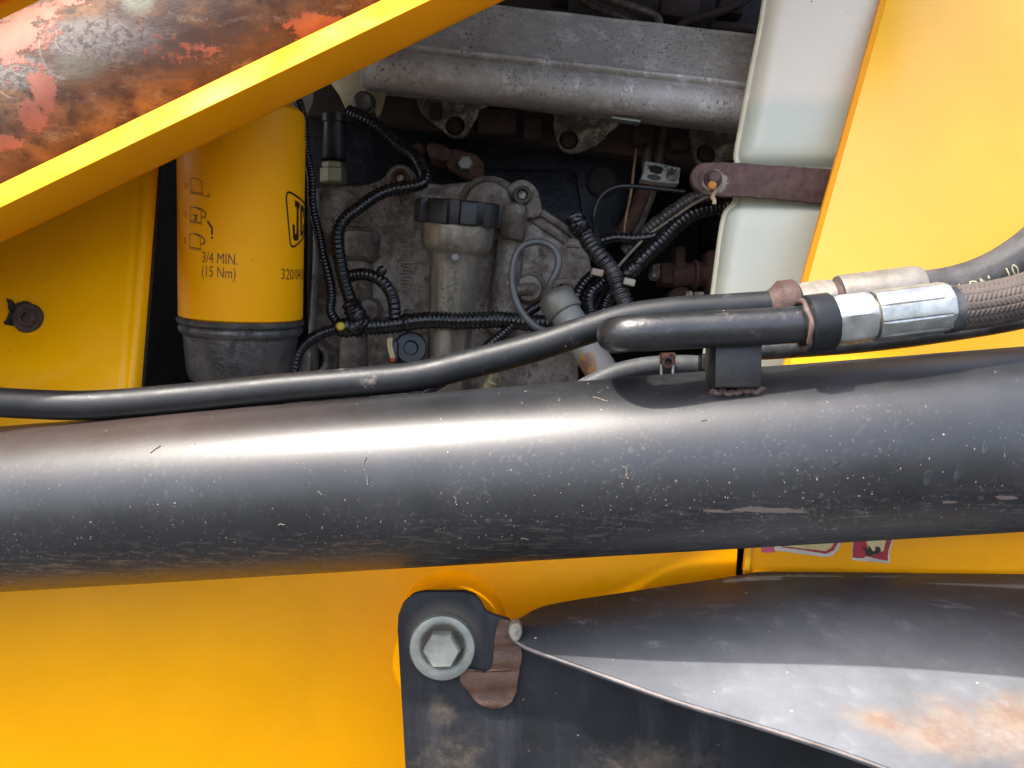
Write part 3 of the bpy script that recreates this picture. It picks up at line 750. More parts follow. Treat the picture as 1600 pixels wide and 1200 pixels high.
def text_mesh(txt, size):
    cu = bpy.data.curves.new('lettering', 'FONT'); cu.body = txt; cu.size = size; cu.resolution_u = 3
    ob = bpy.data.objects.new('lettering', cu); C.objects.link(ob)
    dg = bpy.context.evaluated_depsgraph_get(); dg.update()
    me = bpy.data.meshes.new_from_object(ob.evaluated_get(dg))
    bm = bmesh.new(); bm.from_mesh(me); bmesh.ops.triangulate(bm, faces=bm.faces)
    for _ in range(3):
        es = [e for e in bm.edges if e.calc_length() > size*.22]
        if es: bmesh.ops.subdivide_edges(bm, edges=es, cuts=1); bmesh.ops.triangulate(bm, faces=bm.faces)
    bm.verts.index_update(); v = [x.co.copy() for x in bm.verts]; f = [tuple(x.index for x in q.verts) for q in bm.faces]
    bm.free(); bpy.data.objects.remove(ob); bpy.data.meshes.remove(me); return v, f
v, f = text_mesh('2SN  DN - 10', .0094)
x0 = .0052; m = M(); out = []
for q in v:
    s = q.x*.86 + x0; i = min(len(hp)-2, int(s/.0012)); k = s/.0012 - i
    p, tg, fw, u = hose_frame(i); p = p + tg*(k*.0012); a = radians(-8) + (q.y-.0035)/HR
    out.append(p + (fw*cos(a)+u*sin(a))*(HR+.00016))
m.add(out, f); obj('printed_lettering', m, OLIVE, hb, 60)

m = M(); pp = [(1130, 545, .462), (1190, 545, .462), (1300, 538, .462), (1400, 528, .462), (1500, 514, .462), (1600, 496, .461), (1720, 462, .46), (1840, 420, .458), (2000, 340, .455), (2200, 200, .45)]
pts, _ = resample(catmull([P(*q) for q in pp]), .004); tube(m, pts, .0060, 24)
o = obj('hydraulic_hose', m, RUBBER, None, 60); tag(o, 'thin plain black hose running behind and below the braided hose', 'hose')

t = thing('coolant_hose', 'grey rubber hose with an orange clip, behind the top of the thick tube', 'hose', P(1020, 600, .50))
m = M(); pp = [(880, 628, .50), (925, 601, .50), (960, 585, .50), (1010, 574, .50), (1060, 571, .50), (1110, 573, .50), (1165, 578, .50)]
pts, _ = resample(catmull([P(*q) for q in pp]), .003); tube(m, pts, .0062, 24); obj('hose_body', m, HEATER, t, 60)
m = M(); box(m, P(1043, 561, .487), S(22, .487), .008, S(20, .487), .001); cl = obj('hose_clip', m, COPPER, t)
m = M(); lathe(m, P(1042, 566, .483), FRONT, [(S(9, .48), 0), (S(9, .48), .004), (S(6, .48), .0042), (S(5, .48), .001), (0, .001)], 20); obj('clip_screw', m, BOLTR, cl)
m = M()
for x in (1033, 1051): box(m, P(x, 580, .485), S(4.5, .487), .003, S(22, .487), .0006)
obj('clip_leg', m, ZINC, cl)
m = M(); box(m, P(1104, 566, .485), S(22, .487), .01, S(26, .487), .0015); obj('end_clip', m, BLK, t)

# ------------------------------------------------------------------ fender and its bolted mounting plate
t = thing('fender', 'black sheet-metal fender with bolted mounting plate at lower right', 'fender', P(1000, 1210, .46))
outl = [(634, 1215), (627, 1090), (621, 985), (622, 962), (630, 942), (646, 928), (664, 924), (725, 924), (741, 929), (752, 941), (759, 955), (770, 961), (796, 968), (803, 985), (850, 1003), (1000, 1030), (1700, 1030), (1900, 1400), (900, 1700), (660, 1700)]
m = M(); prism(m, PX(outl, .461), BACK*.005, .0009, 3); mp = obj('mounting_plate', m, MOUNT, t, 45)
BE = [(800, 973, .4705), (822, 960, .482), (846, 948, .492), (900, 937, .503), (980, 925, .515), (1060, 913, .527), (1130, 903, .537), (1180, 894, .541), (1220, 893, .542), (1400, 895, .543), (1600, 897, .543), (1800, 899, .543), (2300, 905, .543)]
FO = [(800, 982, .460), (826, 978, .463), (860, 976, .466), (920, 975, .469), (1000, 972, .473), (1090, 960, .480), (1180, 944, .487), (1250, 935, .490), (1330, 932, .490), (1430, 937, .488), (1600, 962, .481), (1800, 995, .472), (2300, 1080, .448)]
RI = [(802, 996, .452), (825, 1010, .447), (870, 1026, .440), (960, 1058, .426), (1060, 1093, .411), (1180, 1129, .397), (1300, 1167, .383), (1400, 1203, .371), (1550, 1262, .354), (1700, 1320, .339), (1900, 1400, .320), (2400, 1640, .28)]
cb, cf, cr = [catmull([P(*q) for q in l], .006) for l in (BE, FO, RI)]
nn = 90
def even(c): return resample(c, sum((b-a).length for a, b in zip(c, c[1:]))/nn)[0][:nn+1]
cb, cf, cr = even(cb), even(cf), even(cr)
vs = []; fs = []; nr = 22
for i in range(nn+1):
    b_, f_, r_ = cb[i], cf[i], cr[i]
    # quadratic arc through the fold with a soft bend, kept as a smooth cross section
    row = []
    for k in range(nr+1):
        u = k/nr
        if u < .35: p = b_.lerp(f_, u/.35)
        else: p = f_.lerp(r_, (u-.35)/.65)
        row.append(p)
    for _ in range(5): row = [row[0]] + [(row[k-1]+row[k]*2+row[k+1])/4 for k in range(1, nr)] + [row[-1]]
    vs += row
W_ = nr+1
for i in range(nn):
    for k in range(nr): fs.append((i*W_+k, i*W_+k+1, (i+1)*W_+k+1, (i+1)*W_+k))
n0 = len(vs); vs += [p + Vector((0, .001, -.0032)) for p in vs[:n0]]
for i in range(nn):
    for k in range(nr): fs.append(tuple(n0+q for q in (i*W_+k, (i+1)*W_+k, (i+1)*W_+k+1, i*W_+k+1)))
    fs.append((i*W_+nr, n0+i*W_+nr, n0+(i+1)*W_+nr, (i+1)*W_+nr)); fs.append((i*W_, (i+1)*W_, n0+(i+1)*W_, n0+i*W_))
for k in range(nr): fs.append((k, n0+k, n0+k+1, k+1))
m = M(); m.add(vs, fs); ts = obj('top_sheet', m, FEND, t, 50)
m = M(); ed = [p + Vector((0, -.0004, -.0012)) for p in cr]; tube(m, ed, .00095, 10)
lab(obj('rim_edge', m, simple('worn_rim', (.055, .05, .05), .45, var=.4, dirt=(.20, .17, .16), dirt_amt=(.35, .75), dscale=35), ts), 'worn bright rim along the lower edge of the sheet')
m = M(); prism(m, PX([(794, 986), (798, 977), (806, 973), (813, 976), (817, 988), (812, 1001), (805, 1005), (797, 998)], .4490), BACK*.010, .0016, 3)
lab(obj('sheet_tip', m, simple('primer_tip', (.20, .18, .135), .6, var=.3, dirt=(.10, .10, .10), dirt_amt=(.5, .65), dscale=90), ts), 'bare grey tip of the sheet')
m = M(); wq = [(786, 972), (797, 982), (800, 996), (805, 1008), (806, 1025), (802, 1050), (799, 1072), (795, 1085), (784, 1095), (768, 1097), (750, 1088), (738, 1072), (728, 1059), (732, 1053), (747, 1055), (763, 1056), (774, 1048), (779, 1030), (781, 1010), (782, 992)]
ol = [p for p in catmull(PX(wq+wq[:1], .4590), .0012)][:-1]; ol = rough_outline(ol, .00025, .001)
cx_ = sum((p for p in ol), Vector())/len(ol); nO = len(ol); vs = []; fs = []
for lev, (ins, dd) in enumerate(((0, .0022), (.0006, .0002), (.0016, -.0010), (.0030, -.0016))):
    for i, p in enumerate(ol):
        tg_ = (ol[(i+1) % nO]-ol[i-1]).normalized(); nr_ = Vector((tg_.z, 0, -tg_.x)); vs.append(p + nr_*ins*(-1 if lev else 0) + Vector((0, dd + .0004*sin(i*.7)*(lev > 1), 0)))
for lev in range(3):
    for i in range(nO): j = (i+1) % nO; fs.append((lev*nO+i, lev*nO+j, (lev+1)*nO+j, (lev+1)*nO+i))
top_ = [vs[3*nO+i] for i in range(nO)]
fs += [tuple(3*nO+i for i in tri) for tri in tessellate_polygon([top_])]
m.add(vs, fs); obj('weld_bead', m, WELD, t, 80)
m = M(); lathe(m, P(692, 1009, .4605), FRONT, [(S(52, .46), 0), (S(52, .455), .003), (S(50, .455), .0046), (S(46, .455), .0050), (S(33, .455), .0048), (S(30, .455), .0040)], 64)
q = N('grimy_zinc_washer'); zc = P(692, 1011, .455)
k_ = q.math('SUBTRACT', q.zone(zc, (.0155, .03, .0155), .35), q.zone(zc, (.0085, .03, .0085), .2)); k_ = q.ramp(q.math('ADD', k_, q.math('MULTIPLY', q.math('SUBTRACT', q.noise(160, 7, .75), .5), 1.1)), .3, .95)
c_ = q.mix(q.ramp(q.noise(90, 7, .7), .3, .7), (.19, .20, .175), (.28, .29, .255)); c_ = q.mix(q.math('MULTIPLY', q.ramp(q.noise(200, 7, .75), .57, .68), .6), c_, (.10, .095, .075))
wa = obj('washer', m, q.done(q.mix(q.math('MULTIPLY', k_, .8), c_, (.045, .036, .026)), .5, .55, q.bump(q.noise(350, 5), .0003)), t)
m = M(); lathe(m, P(692, 1011, .4565), FRONT, [(S(29, .455), 0), (S(29, .455), .0072), (S(26, .455), .0086), (S(0, .455), .0082)], 6, ref=RIGHT, rot=0.02)
obj('bolt_head', m, ZDULL, wa, 25)

# ------------------------------------------------------------------ oil filter and its housing
t = thing('oil_filter', 'yellow spin-on oil filter canister with black printing', 'oil filter', P(379, 505, .60))
FB = P(377.5, 497, .603); FT = P(394, 196, .603); fax = (FT-FB)
fax = Vector((fax.x, 0, fax.z)).normalized(); fax = (fax*cos(radians(9)) + FRONT*sin(radians(9))).normalized()
FR = .0421; FH = .146
prof = [(FR-.002, 0), (FR, .0015), (FR, FH-.022), (FR-.0004, FH-.018), (FR-.0004, FH-.008), (FR-.0016, FH-.0035), (FR-.005, FH-.0005), (FR-.012, FH+.002), (FR-.024, FH+.0045), (.002, FH+.006)]
m = M(); lathe(m, FB, fax, prof, 96); obj('canister', m, YFIL, t, 30)
ff = (FRONT - fax*fax.dot(FRONT)).normalized(); fx = fax.cross(ff); fx = fx if fx.x > 0 else -fx
def onfil(deg, h, off=.00018):                       # deg: angle round the canister (0 = front, right positive), h: height
    a = radians(deg); return FB + fax*h + (ff*cos(a)+fx*sin(a))*(FR+off)
def fpoly(m, lst, th=.00012):                        # thin ink shape; lst of (deg, h)
    q = []
    for i, (a, h) in enumerate(lst):
        b, h2 = lst[(i+1) % len(lst)]; k = max(1, int(max(abs(b-a)/2.5, 1)))
        for j in range(k): q.append((a+(b-a)*j/k, h+(h2-h)*j/k))
    tri = tessellate_polygon([[Vector((a, h*1000, 0)) for a, h in q]])
    return m.add([onfil(a, h) for a, h in q], [tuple(x) for x in tri])
def fline(m, lst, wd=.0006):
    for (a, h), (b, h2) in zip(lst, lst[1:]):
        p, q = onfil(a, h), onfil(b, h2); k = max(1, int(abs(b-a)/3))
        for j in range(k):
            a1, h1 = a+(b-a)*j/k, h+(h2-h)*j/k; a2, h3 = a+(b-a)*(j+1)/k, h+(h2-h)*(j+1)/k
            dx, dy = radians(a2-a1)*FR, h3-h1; l = math.hypot(dx, dy) or 1; nx_, ny_ = -dy/l*wd/2, dx/l*wd/2; e = math.degrees(nx_/FR)
            ex, ey = math.degrees(dx/l*wd*.3/FR), dy/l*wd*.3
            m.add([onfil(a1-e-ex, h1-ny_-ey), onfil(a2-e+ex, h3-ny_+ey), onfil(a2+e+ex, h3+ny_+ey), onfil(a1+e-ex, h1+ny_-ey)], [(0, 1, 2, 3)])
def ftext(txt, size, deg, h, tilt, sx=1):
    v, f = text_mesh(txt, size); ct, st_ = cos(radians(tilt)), sin(radians(tilt)); o_ = []
    for q in v:
        x, y = q.x*sx, q.y; X, Y = x*ct - y*st_, x*st_ + y*ct; o_.append(onfil(deg + math.degrees(X/FR), h+Y))
    m = M(); m.add(o_, f); return m
obj('lettering', ftext('3/4 MIN.', .0100, -18.5, .0392, -1.5, .68), INKB, t, 60)
obj('lettering', ftext('(15 Nm)', .0100, -19, .0302, -1.5, .68), INKB, t, 60)
obj('lettering', ftext('320/04133', .0104, 54, .0300, -1, .80), INKB, t, 60)
m = M()                                              # three pictograms: canister outlines with a hand / tool
for k, (h0) in enumerate((.083, .0645, .0475)):
    a0 = -31 - k*1.0
    fline(m, [(a0-8.5, h0+.006), (a0-6.5, h0+.0068), (a0-5, h0+.005), (a0-6, h0+.0035), (a0-8, h0+.0035), (a0-8.5, h0+.006)], .0004)
    fline(m, [(a0, h0+.009), (a0, h0), (a0+14, h0-.001)], .0004); fline(m, [(a0, h0+.001), (a0+14, h0)], .0006)
    fline(m, [(a0+13, h0), (a0+13, h0+.0075), (a0+9, h0+.0092), (a0+3, h0+.0097), (a0, h0+.009)], .0005)
    if k: fline(m, [(a0+7, h0+.0098), (a0+14, h0+.0085), (a0+18, h0+.006), (a0+17, h0+.0035), (a0+14, h0+.0035)], .0009)
    else: fline(m, [(a0+13, h0-.001), (a0+19, h0-.002), (a0+21, h0-.0012), (a0+20, h0), (a0+18, h0-.001)], .0005)
    if k == 1: fline(m, [(a0+4, h0+.005), (a0+8, h0+.004), (a0+8, h0+.0015), (a0+5, h0+.002), (a0+9, h0+.005)], .0009)
obj('pictograms', m, INKB, t, 60)
m = M(); fline(m, [(-12.3, .0655), (-8.0, .0615)], .0013); fline(m, [(-8.2, .0605), (-8.0, .0575)], .0013); fline(m, [(-8.2, .0556), (-8.2, .0549)], .0013)
obj('exclamation_mark', m, INK, t, 60)
m = M()                                              # maker's badge: rounded frame and three block letters, running out of sight round the side
LA, LW = 59.5, 52
def badge(u, v): return (LA + u*LW, .052 + v*.037)   # u 0..1 across, v 0..1 up
fr_ = [(.035, .965), (.012, .93), (.0, .86), (.115, .07), (.14, .02), (.19, .0), (.25, .012), (.70, .205), (.86, .29), (1.0, .40), (1.12, .62), (1.10, .70), (1.0, .74), (.5, .86), (.12, .965), (.07, .975), (.035, .965)]
fline(m, [badge(*q) for q in fr_], .0014)
sl_ = lambda u, v: badge(u - .0*v, v)
def letter(l): fpoly(m, [sl_(*q) for q in l])
letter([(.235, .85), (.42, .80), (.40, .69), (.365, .695), (.385, .16), (.355, .115), (.22, .115), (.195, .17), (.17, .40), (.24, .405), (.255, .235), (.30, .24), (.30, .715), (.235, .735)])
letter([(.48, .79), (.67, .735), (.70, .69), (.69, .55), (.62, .555), (.62, .65), (.535, .675), (.535, .285), (.62, .305), (.61, .42), (.68, .43), (.69, .29), (.655, .245), (.49, .19), (.46, .23), (.45, .75)])
letter([(.75, .715), (.93, .665), (.955, .62), (.945, .52), (.915, .485), (.945, .45), (.95, .34), (.92, .31), (.745, .26)])
obj('maker_badge', m, INK, t, 60)

t = thing('filter_head', 'grimy grey cast housing under the yellow oil filter', 'filter housing', P(377, 580, .60))
m = M(); lathe(m, FB, fax, [(r*.963, h) for r, h in ((.036, -.043), (.0375, -.040), (.0385, -.036), (.0405, -.012), (.0428, -.010), (.0440, -.0085), (.0440, -.0065), (.0432, -.005), (.0425, -.0045), (.0448, -.003), (.0452, -.0012), (.0440, .0002), (.041, .0008))], 80)
HEADM = simple('dark_cast', (.13, .122, .112), .34, .7, var=.4, dirt=(.02, .017, .015), dirt_amt=(.45, .7), dscale=50, bump=.0006)
obj('bowl', m, HEADM, t)
m = M(); lathe(m, FB, fax, [(.017, -.075), (.018, -.044), (.022, -.040)], 32); obj('outlet_neck', m, HEADM, t)
m = M(); prism(m, PX([(452, 545), (470, 530), (486, 520), (486, 640), (440, 640)], .622), BACK*.03, .003); obj('mounting_web', m, CAST, t)

# ------------------------------------------------------------------ engine block behind, with manifold and flange gaskets
t = thing('engine_block', 'dark grimy engine block filling the bay behind the castings', 'engine', P(800, 760, .80))
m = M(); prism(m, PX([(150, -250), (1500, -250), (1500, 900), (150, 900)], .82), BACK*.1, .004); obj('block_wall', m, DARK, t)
m = M()
prism(m, PX([(478, 172), (640, 170), (760, 262), (900, 262), (925, 420), (920, 520), (478, 520)], .742), BACK*.07, .005)
prism(m, PX([(700, 205), (1000, 240), (1000, 350), (910, 420), (700, 330)], .752), BACK*.06, .006)
obj('cylinder_casting', m, BLOCK, t)
m = M(); prism(m, PX([(470, 90), (1180, 140), (1180, 262), (990, 244), (760, 214), (470, 178)], .735), BACK*.06, .004)
for x, y, w_, h_ in ((778, 194, 60, 40), (832, 205, 30, 34), (1000, 214, 26, 30), (682, 178, 20, 26), (1060, 228, 26, 20)): box(m, P(x, y, .728), S(w_, .73), .02, S(h_, .73), .003)
obj('exhaust_manifold', m, IRON, t)
def gasket(outl, hole, r, d, lbl=None):
    m = M(); hl = circ(P(*hole, d), S(r, d), 22)
    q = [p for p in catmull([P(x, y, d) for x, y in outl+outl[:1]], .002)][:-1]
    prism(m, rough_outline(q, .0004, .004), BACK*.005, holes=[hl]); k = obj('flange_plate', m, GASK, t)
    m = M(); lathe(m, P(hole[0], hole[1], d+.007), FRONT, [(S(r*.85, d), -.004), (S(r*.85, d), .001), (S(r*.6, d), .002), (0, .002)], 6); obj('stud', m, IRON, k)
gasket([(648, 150), (757, 160), (748, 176), (736, 200), (724, 213), (709, 215), (692, 203), (668, 184), (654, 166)], (711, 196), 15.5, .722)
gasket([(864, 172), (962, 188), (952, 206), (932, 226), (900, 238), (882, 236), (871, 222), (866, 200)], (889, 218), 15.5, .722)
gasket([(1076, 196), (1180, 205), (1178, 240), (1140, 250), (1104, 262), (1090, 256), (1081, 232)], (1104, 240), 16, .722)
m = M(); lathe(m, P(941, 284, .752), FRONT, [(S(25, .75), 0), (S(25, .75), .004), (S(22, .75), .006), (S(20, .75), .004), (0, .004)], 36); obj('core_plug', m, DARKR, t)
m = M(); m_ = lathe(m, P(655, 240, .738), FRONT, [(S(11, .73), 0), (S(11, .73), .01), (0, .011)], 20)
prism(m, PX([(664, 228), (672, 221), (690, 224), (704, 232), (702, 250), (690, 252), (672, 246)], .715), BACK*.03, .003)
prism(m, PX([(690, 234), (712, 232), (745, 240), (757, 256), (756, 276), (742, 284), (724, 276), (700, 262)], .722), BACK*.012, .002)
br = obj('rusty_bracket', m, COPR, t)
m = M(); lathe(m, P(728, 257, .7195), FRONT, [(S(12, .72), -.002), (S(12, .72), .006), (S(10, .72), .0072), (0, .0074)], 6, rot=.5); obj('bolt_head', m, ZDULL, br, 25)
# dark lumps that fill the right-hand depth
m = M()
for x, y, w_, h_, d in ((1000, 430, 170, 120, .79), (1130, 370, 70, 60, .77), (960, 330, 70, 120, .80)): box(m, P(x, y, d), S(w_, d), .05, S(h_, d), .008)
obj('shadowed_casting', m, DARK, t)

t = thing('pump_body', 'red rusty pump and pipe stubs, low down beside the white tank', 'pump', P(1080, 520, .70))
m = M(); box(m, P(1058, 430, .70), S(60, .7), .03, S(34, .7), .003); box(m, P(1112, 440, .695), S(28, .7), .03, S(90, .7), .003)
rod(m, P(1050, 430, .69), P(1120, 428, .69), .010, 20); rod(m, P(1084, 430, .684), P(1088, 430, .684), .0125, 20); obj('rusty_body', m, IRONR, t)
m = M(); box(m, P(1060, 405, .69), S(16, .7), .02, S(34, .7), .002); lathe(m, P(1060, 470, .70), FRONT, [(S(20, .7), -.02), (S(20, .7), .012), (S(14, .7), .016), (0, .016)], 24); obj('scaled_stub', m, IRONR, t)
for x, y, w_, h_ in ((1091, 461, 15, 9), (1124, 398, 10, 20), (1076, 460, 10, 9)):
    m = M(); box(m, P(x, y, .676), S(w_, .7), .008, S(h_, .7), .001); obj('pale_fitting', m, GASK, t)
m = M(); box(m, P(1029, 429, .70), S(27, .7), .02, S(16, .7), .003); box(m, P(1028, 420, .704), S(22, .7), .02, S(14, .7), .003)
o = obj('metal_fitting', m, GASK); tag(o, 'small speckled grey metal fitting left of the rusty pump', 'fitting')

# ------------------------------------------------------------------ silver cover along the top of the engine
t = thing('valve_cover', 'long pitted silver engine cover with a raised lip, top centre', 'engine cover', P(850, 190, .63))
cs = [(.118, .0570), (.06, .0545), (.0445, .0532), (.0430, .0520), (.0432, .0505), (.0420, .0490), (.034, .036), (.024, .018), (.0165, .006), (.0140, .0030), (.0100, .0022), (.0085, .0012), (.0085, -.0008), (.0105, -.0018), (.0125, -.0030), (.0085, -.0055), (.0035, -.011), (.0015, -.017), (.003, -.0225), (.006, -.0262), (.011, -.0288), (.019, -.0298), (.05, -.022), (.118, -.004)]
cx0, cx1 = P(548, 53.4, .625), P(1330, 142.6, .625)
dirc = (cx1-cx0); Lc = dirc.length; dirc.normalize(); upc = Vector((-dirc.z, 0, dirc.x))
vs = []; fs = []; nc = len(cs)
st = [0, .002, .005, .010, .016, .024, .034] + [.034 + (Lc-.034)*k/60 for k in range(1, 61)]
for s in st:
    q = 1 - max(0, 1 - s/.034); rr = sqrt(max(0, 1-(1-min(1, s/.030))**2))
    for d, h in cs:
        hc = -.008; hh = hc + (h-hc)*(.42 + .58*rr); dd = .118 - (.118-d)*(.55 + .45*rr)
        dd2 = dd + .0004*sin(s*90+h*300)
        vs.append(cx0 + dirc*s + upc*hh + BACK*dd2)
for i in range(len(st)-1):
    for k in range(nc-1): fs.append((i*nc+k, i*nc+k+1, (i+1)*nc+k+1, (i+1)*nc+k))
fs.append(tuple(range(nc))); fs.append(tuple((len(st)-1)*nc+k for k in range(nc)))
m = M(); m.add(vs, fs); obj('cover_shell', m, COVER, t, 70)
m = M(); box(m, P(977, 189, .652), S(46, .65), .01, S(4, .65), .0005, Matrix.Rotation(radians(8), 3, 'Y')); obj('lower_clip', m, ZDULL, t)

# pipes above the cover
def pipe(name, pts, r, mt, label, cat, rf=None, seg=14, group=None):
    m = M(); q, _ = resample(catmull([P(*p) for p in pts]), .003); tube(m, q, rf or r, seg); o = obj(name, m, mt, None, 60); tag(o, label, cat, group); return o
DPIPE = simple('oily_brown_pipe', (.10, .075, .055), .42, .3, var=.5, dirt=(.03, .02, .015), dirt_amt=(.45, .65))
pipe('fuel_pipe', [(900, -30, .72), (940, -6, .72), (985, 10, .72), (1015, 20, .72), (1029, 30, .72), (1031, 50, .72)], .0035, DPIPE, 'brown fuel pipe with a bright bent end above the silver cover', 'pipe')
pipe('fuel_pipe', [(870, -30, .735), (915, 2, .735), (960, 22, .735), (1010, 46, .735)], .0042, DPIPE, 'darker fuel pipe running just under the brown pipe, above the silver cover', 'pipe')
pipe('fuel_pipe', [(1055, 50, .74), (1070, 34, .74), (1095, 27, .74), (1125, 18, .74), (1180, -8, .74)], .0038, IRON, 'short rusty pipe curving up above the silver cover, next to the tank', 'pipe')
t = thing('injector_rail', 'dark rust-brown rail and brackets above the silver cover', 'fuel rail', P(1000, 30, .76))
m = M(); prism(m, PX([(760, -60), (1220, -60), (1220, 100), (1010, 80), (760, 20)], .775), BACK*.03, .004); obj('rail_body', m, DARKR, t)
m = M()
for x, y, w_, h_ in ((1060, 14, 60, 40), (1140, 10, 40, 36), (1140, 48, 70, 14), (875, 2, 30, 12)):
    m = M(); box(m, P(x, y, .755), S(w_, .755), .02, S(h_, .755), .003, Matrix.Rotation(radians(random.uniform(-8, 12)), 3, 'Y'))
    obj('rail_bracket', m, IRON, t)

# ------------------------------------------------------------------ timing cover
t = thing('timing_cover', 'grimy cast aluminium engine front cover behind the wiring', 'engine casting', P(700, 640, .69))
outl = [(477, 660), (482, 560), (487, 480), (491, 292), (520, 289), (553, 290), (575, 287), (594, 281), (606, 270), (627, 262), (646, 270), (656, 284), (690, 288), (726, 284), (760, 278), (790, 285), (800, 286), (815, 281), (831, 288), (841, 304), (846, 326), (870, 345), (896, 364), (918, 384), (925, 420), (922, 455), (908, 490), (903, 530), (905, 660)]
m = M(); prism(m, rough_outline(PX(outl, .690), .0003, .02), BACK*.035, .0022, 3); body = obj('cover_casting', m, CAST, t, 45)
m = M(); lathe(m, P(764, 326, .690), FRONT, [(S(50, .69), -.002), (S(50, .69), .003), (S(45, .69), .0045), (S(42, .68), .0052), (S(40, .68), .012), (S(34, .68), .0165), (S(20, .68), .0185), (0, .019)], 48); obj('round_dome', m, CAST, t)
m = M(); prism(m, [p for p in catmull(PX([(788, 300), (796, 288), (816, 280), (834, 289), (843, 306), (846, 334), (826, 340), (800, 330), (788, 300)], .678), .003)][:-1], BACK*.014, .0012); obj('bolt_lug', m, CAST, t)
def cap_bolt(px, py, r, d, mt, par, lbl=None):
    m = M(); lathe(m, P(px, py, d), FRONT, [(S(r, d), -.002), (S(r, d), .0035), (S(r*.92, d), .0045), (S(r*.62, d), .0045), (S(r*.55, d), .0015), (0, .001)], 28)
    o = obj('bolt_head', m, mt, par)
    m = M(); lathe(m, P(px, py, d-.001), FRONT, [(S(r*.45, d), -.002), (S(r*.42, d), .003), (0, .0032)], 6, rot=.4); obj('bolt_socket', m, GASK, o)
    return o
cap_bolt(816, 306, 14.5, .676, simple('dark_bolt', (.05, .045, .03), .5, .5, var=.5, dirt=(.3, .27, .2), dirt_amt=(.6, .7), dscale=200), t)
m = M(); lathe(m, P(627, 283, .688), FRONT, [(S(24, .69), -.002), (S(23, .69), .006), (S(20, .69), .008), (0, .008)], 32); obj('bolt_lug', m, CAST, t)
cap_bolt(626, 279, 14, .679, COPR, t)
for rr_, ln, dd_ in (
        (.0032, [(846, 332), (870, 348), (897, 367)], .688),
        (.0022, [(826, 338), (850, 356), (884, 378)], .689),
        (.0013, [(874, 420), (874, 396), (884, 384), (905, 386)], .6895),
        (.0028, [(494, 300), (494, 400), (490, 480), (484, 560)], .689),
        (.0010, [(500, 400), (530, 404), (560, 405)], .690),
        (.0013, [(528, 350), (560, 352), (592, 360), (594, 404)], .690),
        (.0030, [(845, 470), (862, 445), (892, 440), (905, 452)], .6895),
        ):                                           # rib lines standing on the casting
    m = M(); tube(m, catmull(PX(ln, dd_)), rr_, 8); obj('cast_rib', m, CAST, t)
def vboss(px0, py0, px1, py1, r0, r1, d, name='vertical_boss', prof=None):
    a, b = P(px0, py0, d), P(px1, py1, d); L_ = (b-a).length
    m = M(); lathe(m, a, (b-a), prof or [(S(r0*.8, d), -.001), (S(r0, d), .001), (S(r1, d), L_-.001), (S(r1*.8, d), L_+.002)], 32); return obj(name, m, CAST, t)
vboss(806, 322, 801, 371, 19, 20, .672)
vboss(800, 368, 782, 520, 21, 24, .684)
vboss(566, 364, 564, 405, 27, 26, .684)
vboss(563, 404, 566, 492, 21, 17, .690)
vboss(578, 487, 578, 470, 24, 18, .693)
vboss(553, 520, 553, 620, 22, 24, .690)
def fboss(px, py, r, d, h, hole=None):
    m = M(); pf = [(S(r*1.12, d), -.002), (S(r*1.03, d), h*.5), (S(r, d), h*.85), (S(r*.9, d), h)]
    pf += [(S(hole*1.1, d), h), (S(hole, d), h*.9), (S(hole, d), h-.018), (0, h-.018)] if hole else [(0, h)]
    lathe(m, P(px, py, d), FRONT, pf, 40); return obj('round_boss', m, CAST, t)
fboss(494, 562, 29, .660, .016, 18)
fboss(578, 486, 17, .684, .010)
fboss(826, 452, 21, .688, .009); m = M(); tube(m, catmull(PX([(808, 454), (826, 451), (835, 452)], .678)), .0050, 12); obj('locating_lug', m, CAST, t)
m = M()                                              # worn raised casting marks, too faded to read
for k in range(10):
    y = 360 + k*10.5; x = 640 - k*.6
    w_ = 17 if k % 3 else 13
    for q in ([(x-w_/2, y), (x+w_/2, y)], [(x-w_/2, y), (x-w_/2, y+5.5)] if k % 2 else [(x+w_/2, y), (x+w_/2, y+5.5)], [(x-w_/2+2, y+5), (x+3, y+5)]):
        tube(m, [P(a, b, .690) for a, b in q], .00065, 6)
obj('casting_marks', m, CAST, t)

# ------------------------------------------------------------------ oil filler
t = thing('oil_filler', 'grey oil filler pipe with a ribbed black cap, centre of the engine', 'oil filler', P(697, 600, .63))
ua = (P(716, 330, .625) - P(694, 620, .64)); ua = Vector((ua.x, 0, ua.z)).normalized(); ua = (ua*cos(radians(10)) + FRONT*sin(radians(10))).normalized()
o0 = P(715, 352, .628); px_ = .628/F
def lat(lst): return [(r*px_, h*px_) for r, h in lst]
m = M(); lathe(m, o0, ua, lat([(30, -300), (33, -215), (36, -140), (41, -60), (43.5, -46), (46, -42), (53, -36), (56, -28), (57.5, -8), (57.5, 4), (52, 6)]), 64); obj('filler_neck', m, FILL, t, 45)
m = M(); lathe(m, P(711, 402, .5965), FRONT, [(S(6, .6), -.004), (S(6, .6), .0006), (S(4, .6), .0014), (0, .0015)], 16); obj('rivet', m, PALE, t)
m = M()
lob = lambda th, h: 1 - .13*min(1, max(0, (-sin(th*9+.4)-.25)*5))*(1 if h > .5*px_ else .3)*(1 if h < 36*px_ else .5)
lathe(m, o0, ua, lat([(56, 0), (60, .4), (68, 1), (69.5, 3), (69.5, 31), (67.5, 35), (63, 37), (40, 38.5), (0, 39.5)]), 160, rf=lob); obj('cap', m, CAPM, t, 35)
m = M(); lathe(m, o0, ua, lat([(57, -1), (58.5, 0), (58.5, 3), (56, 4)]), 48); obj('cap_seal', m, PALE, t)

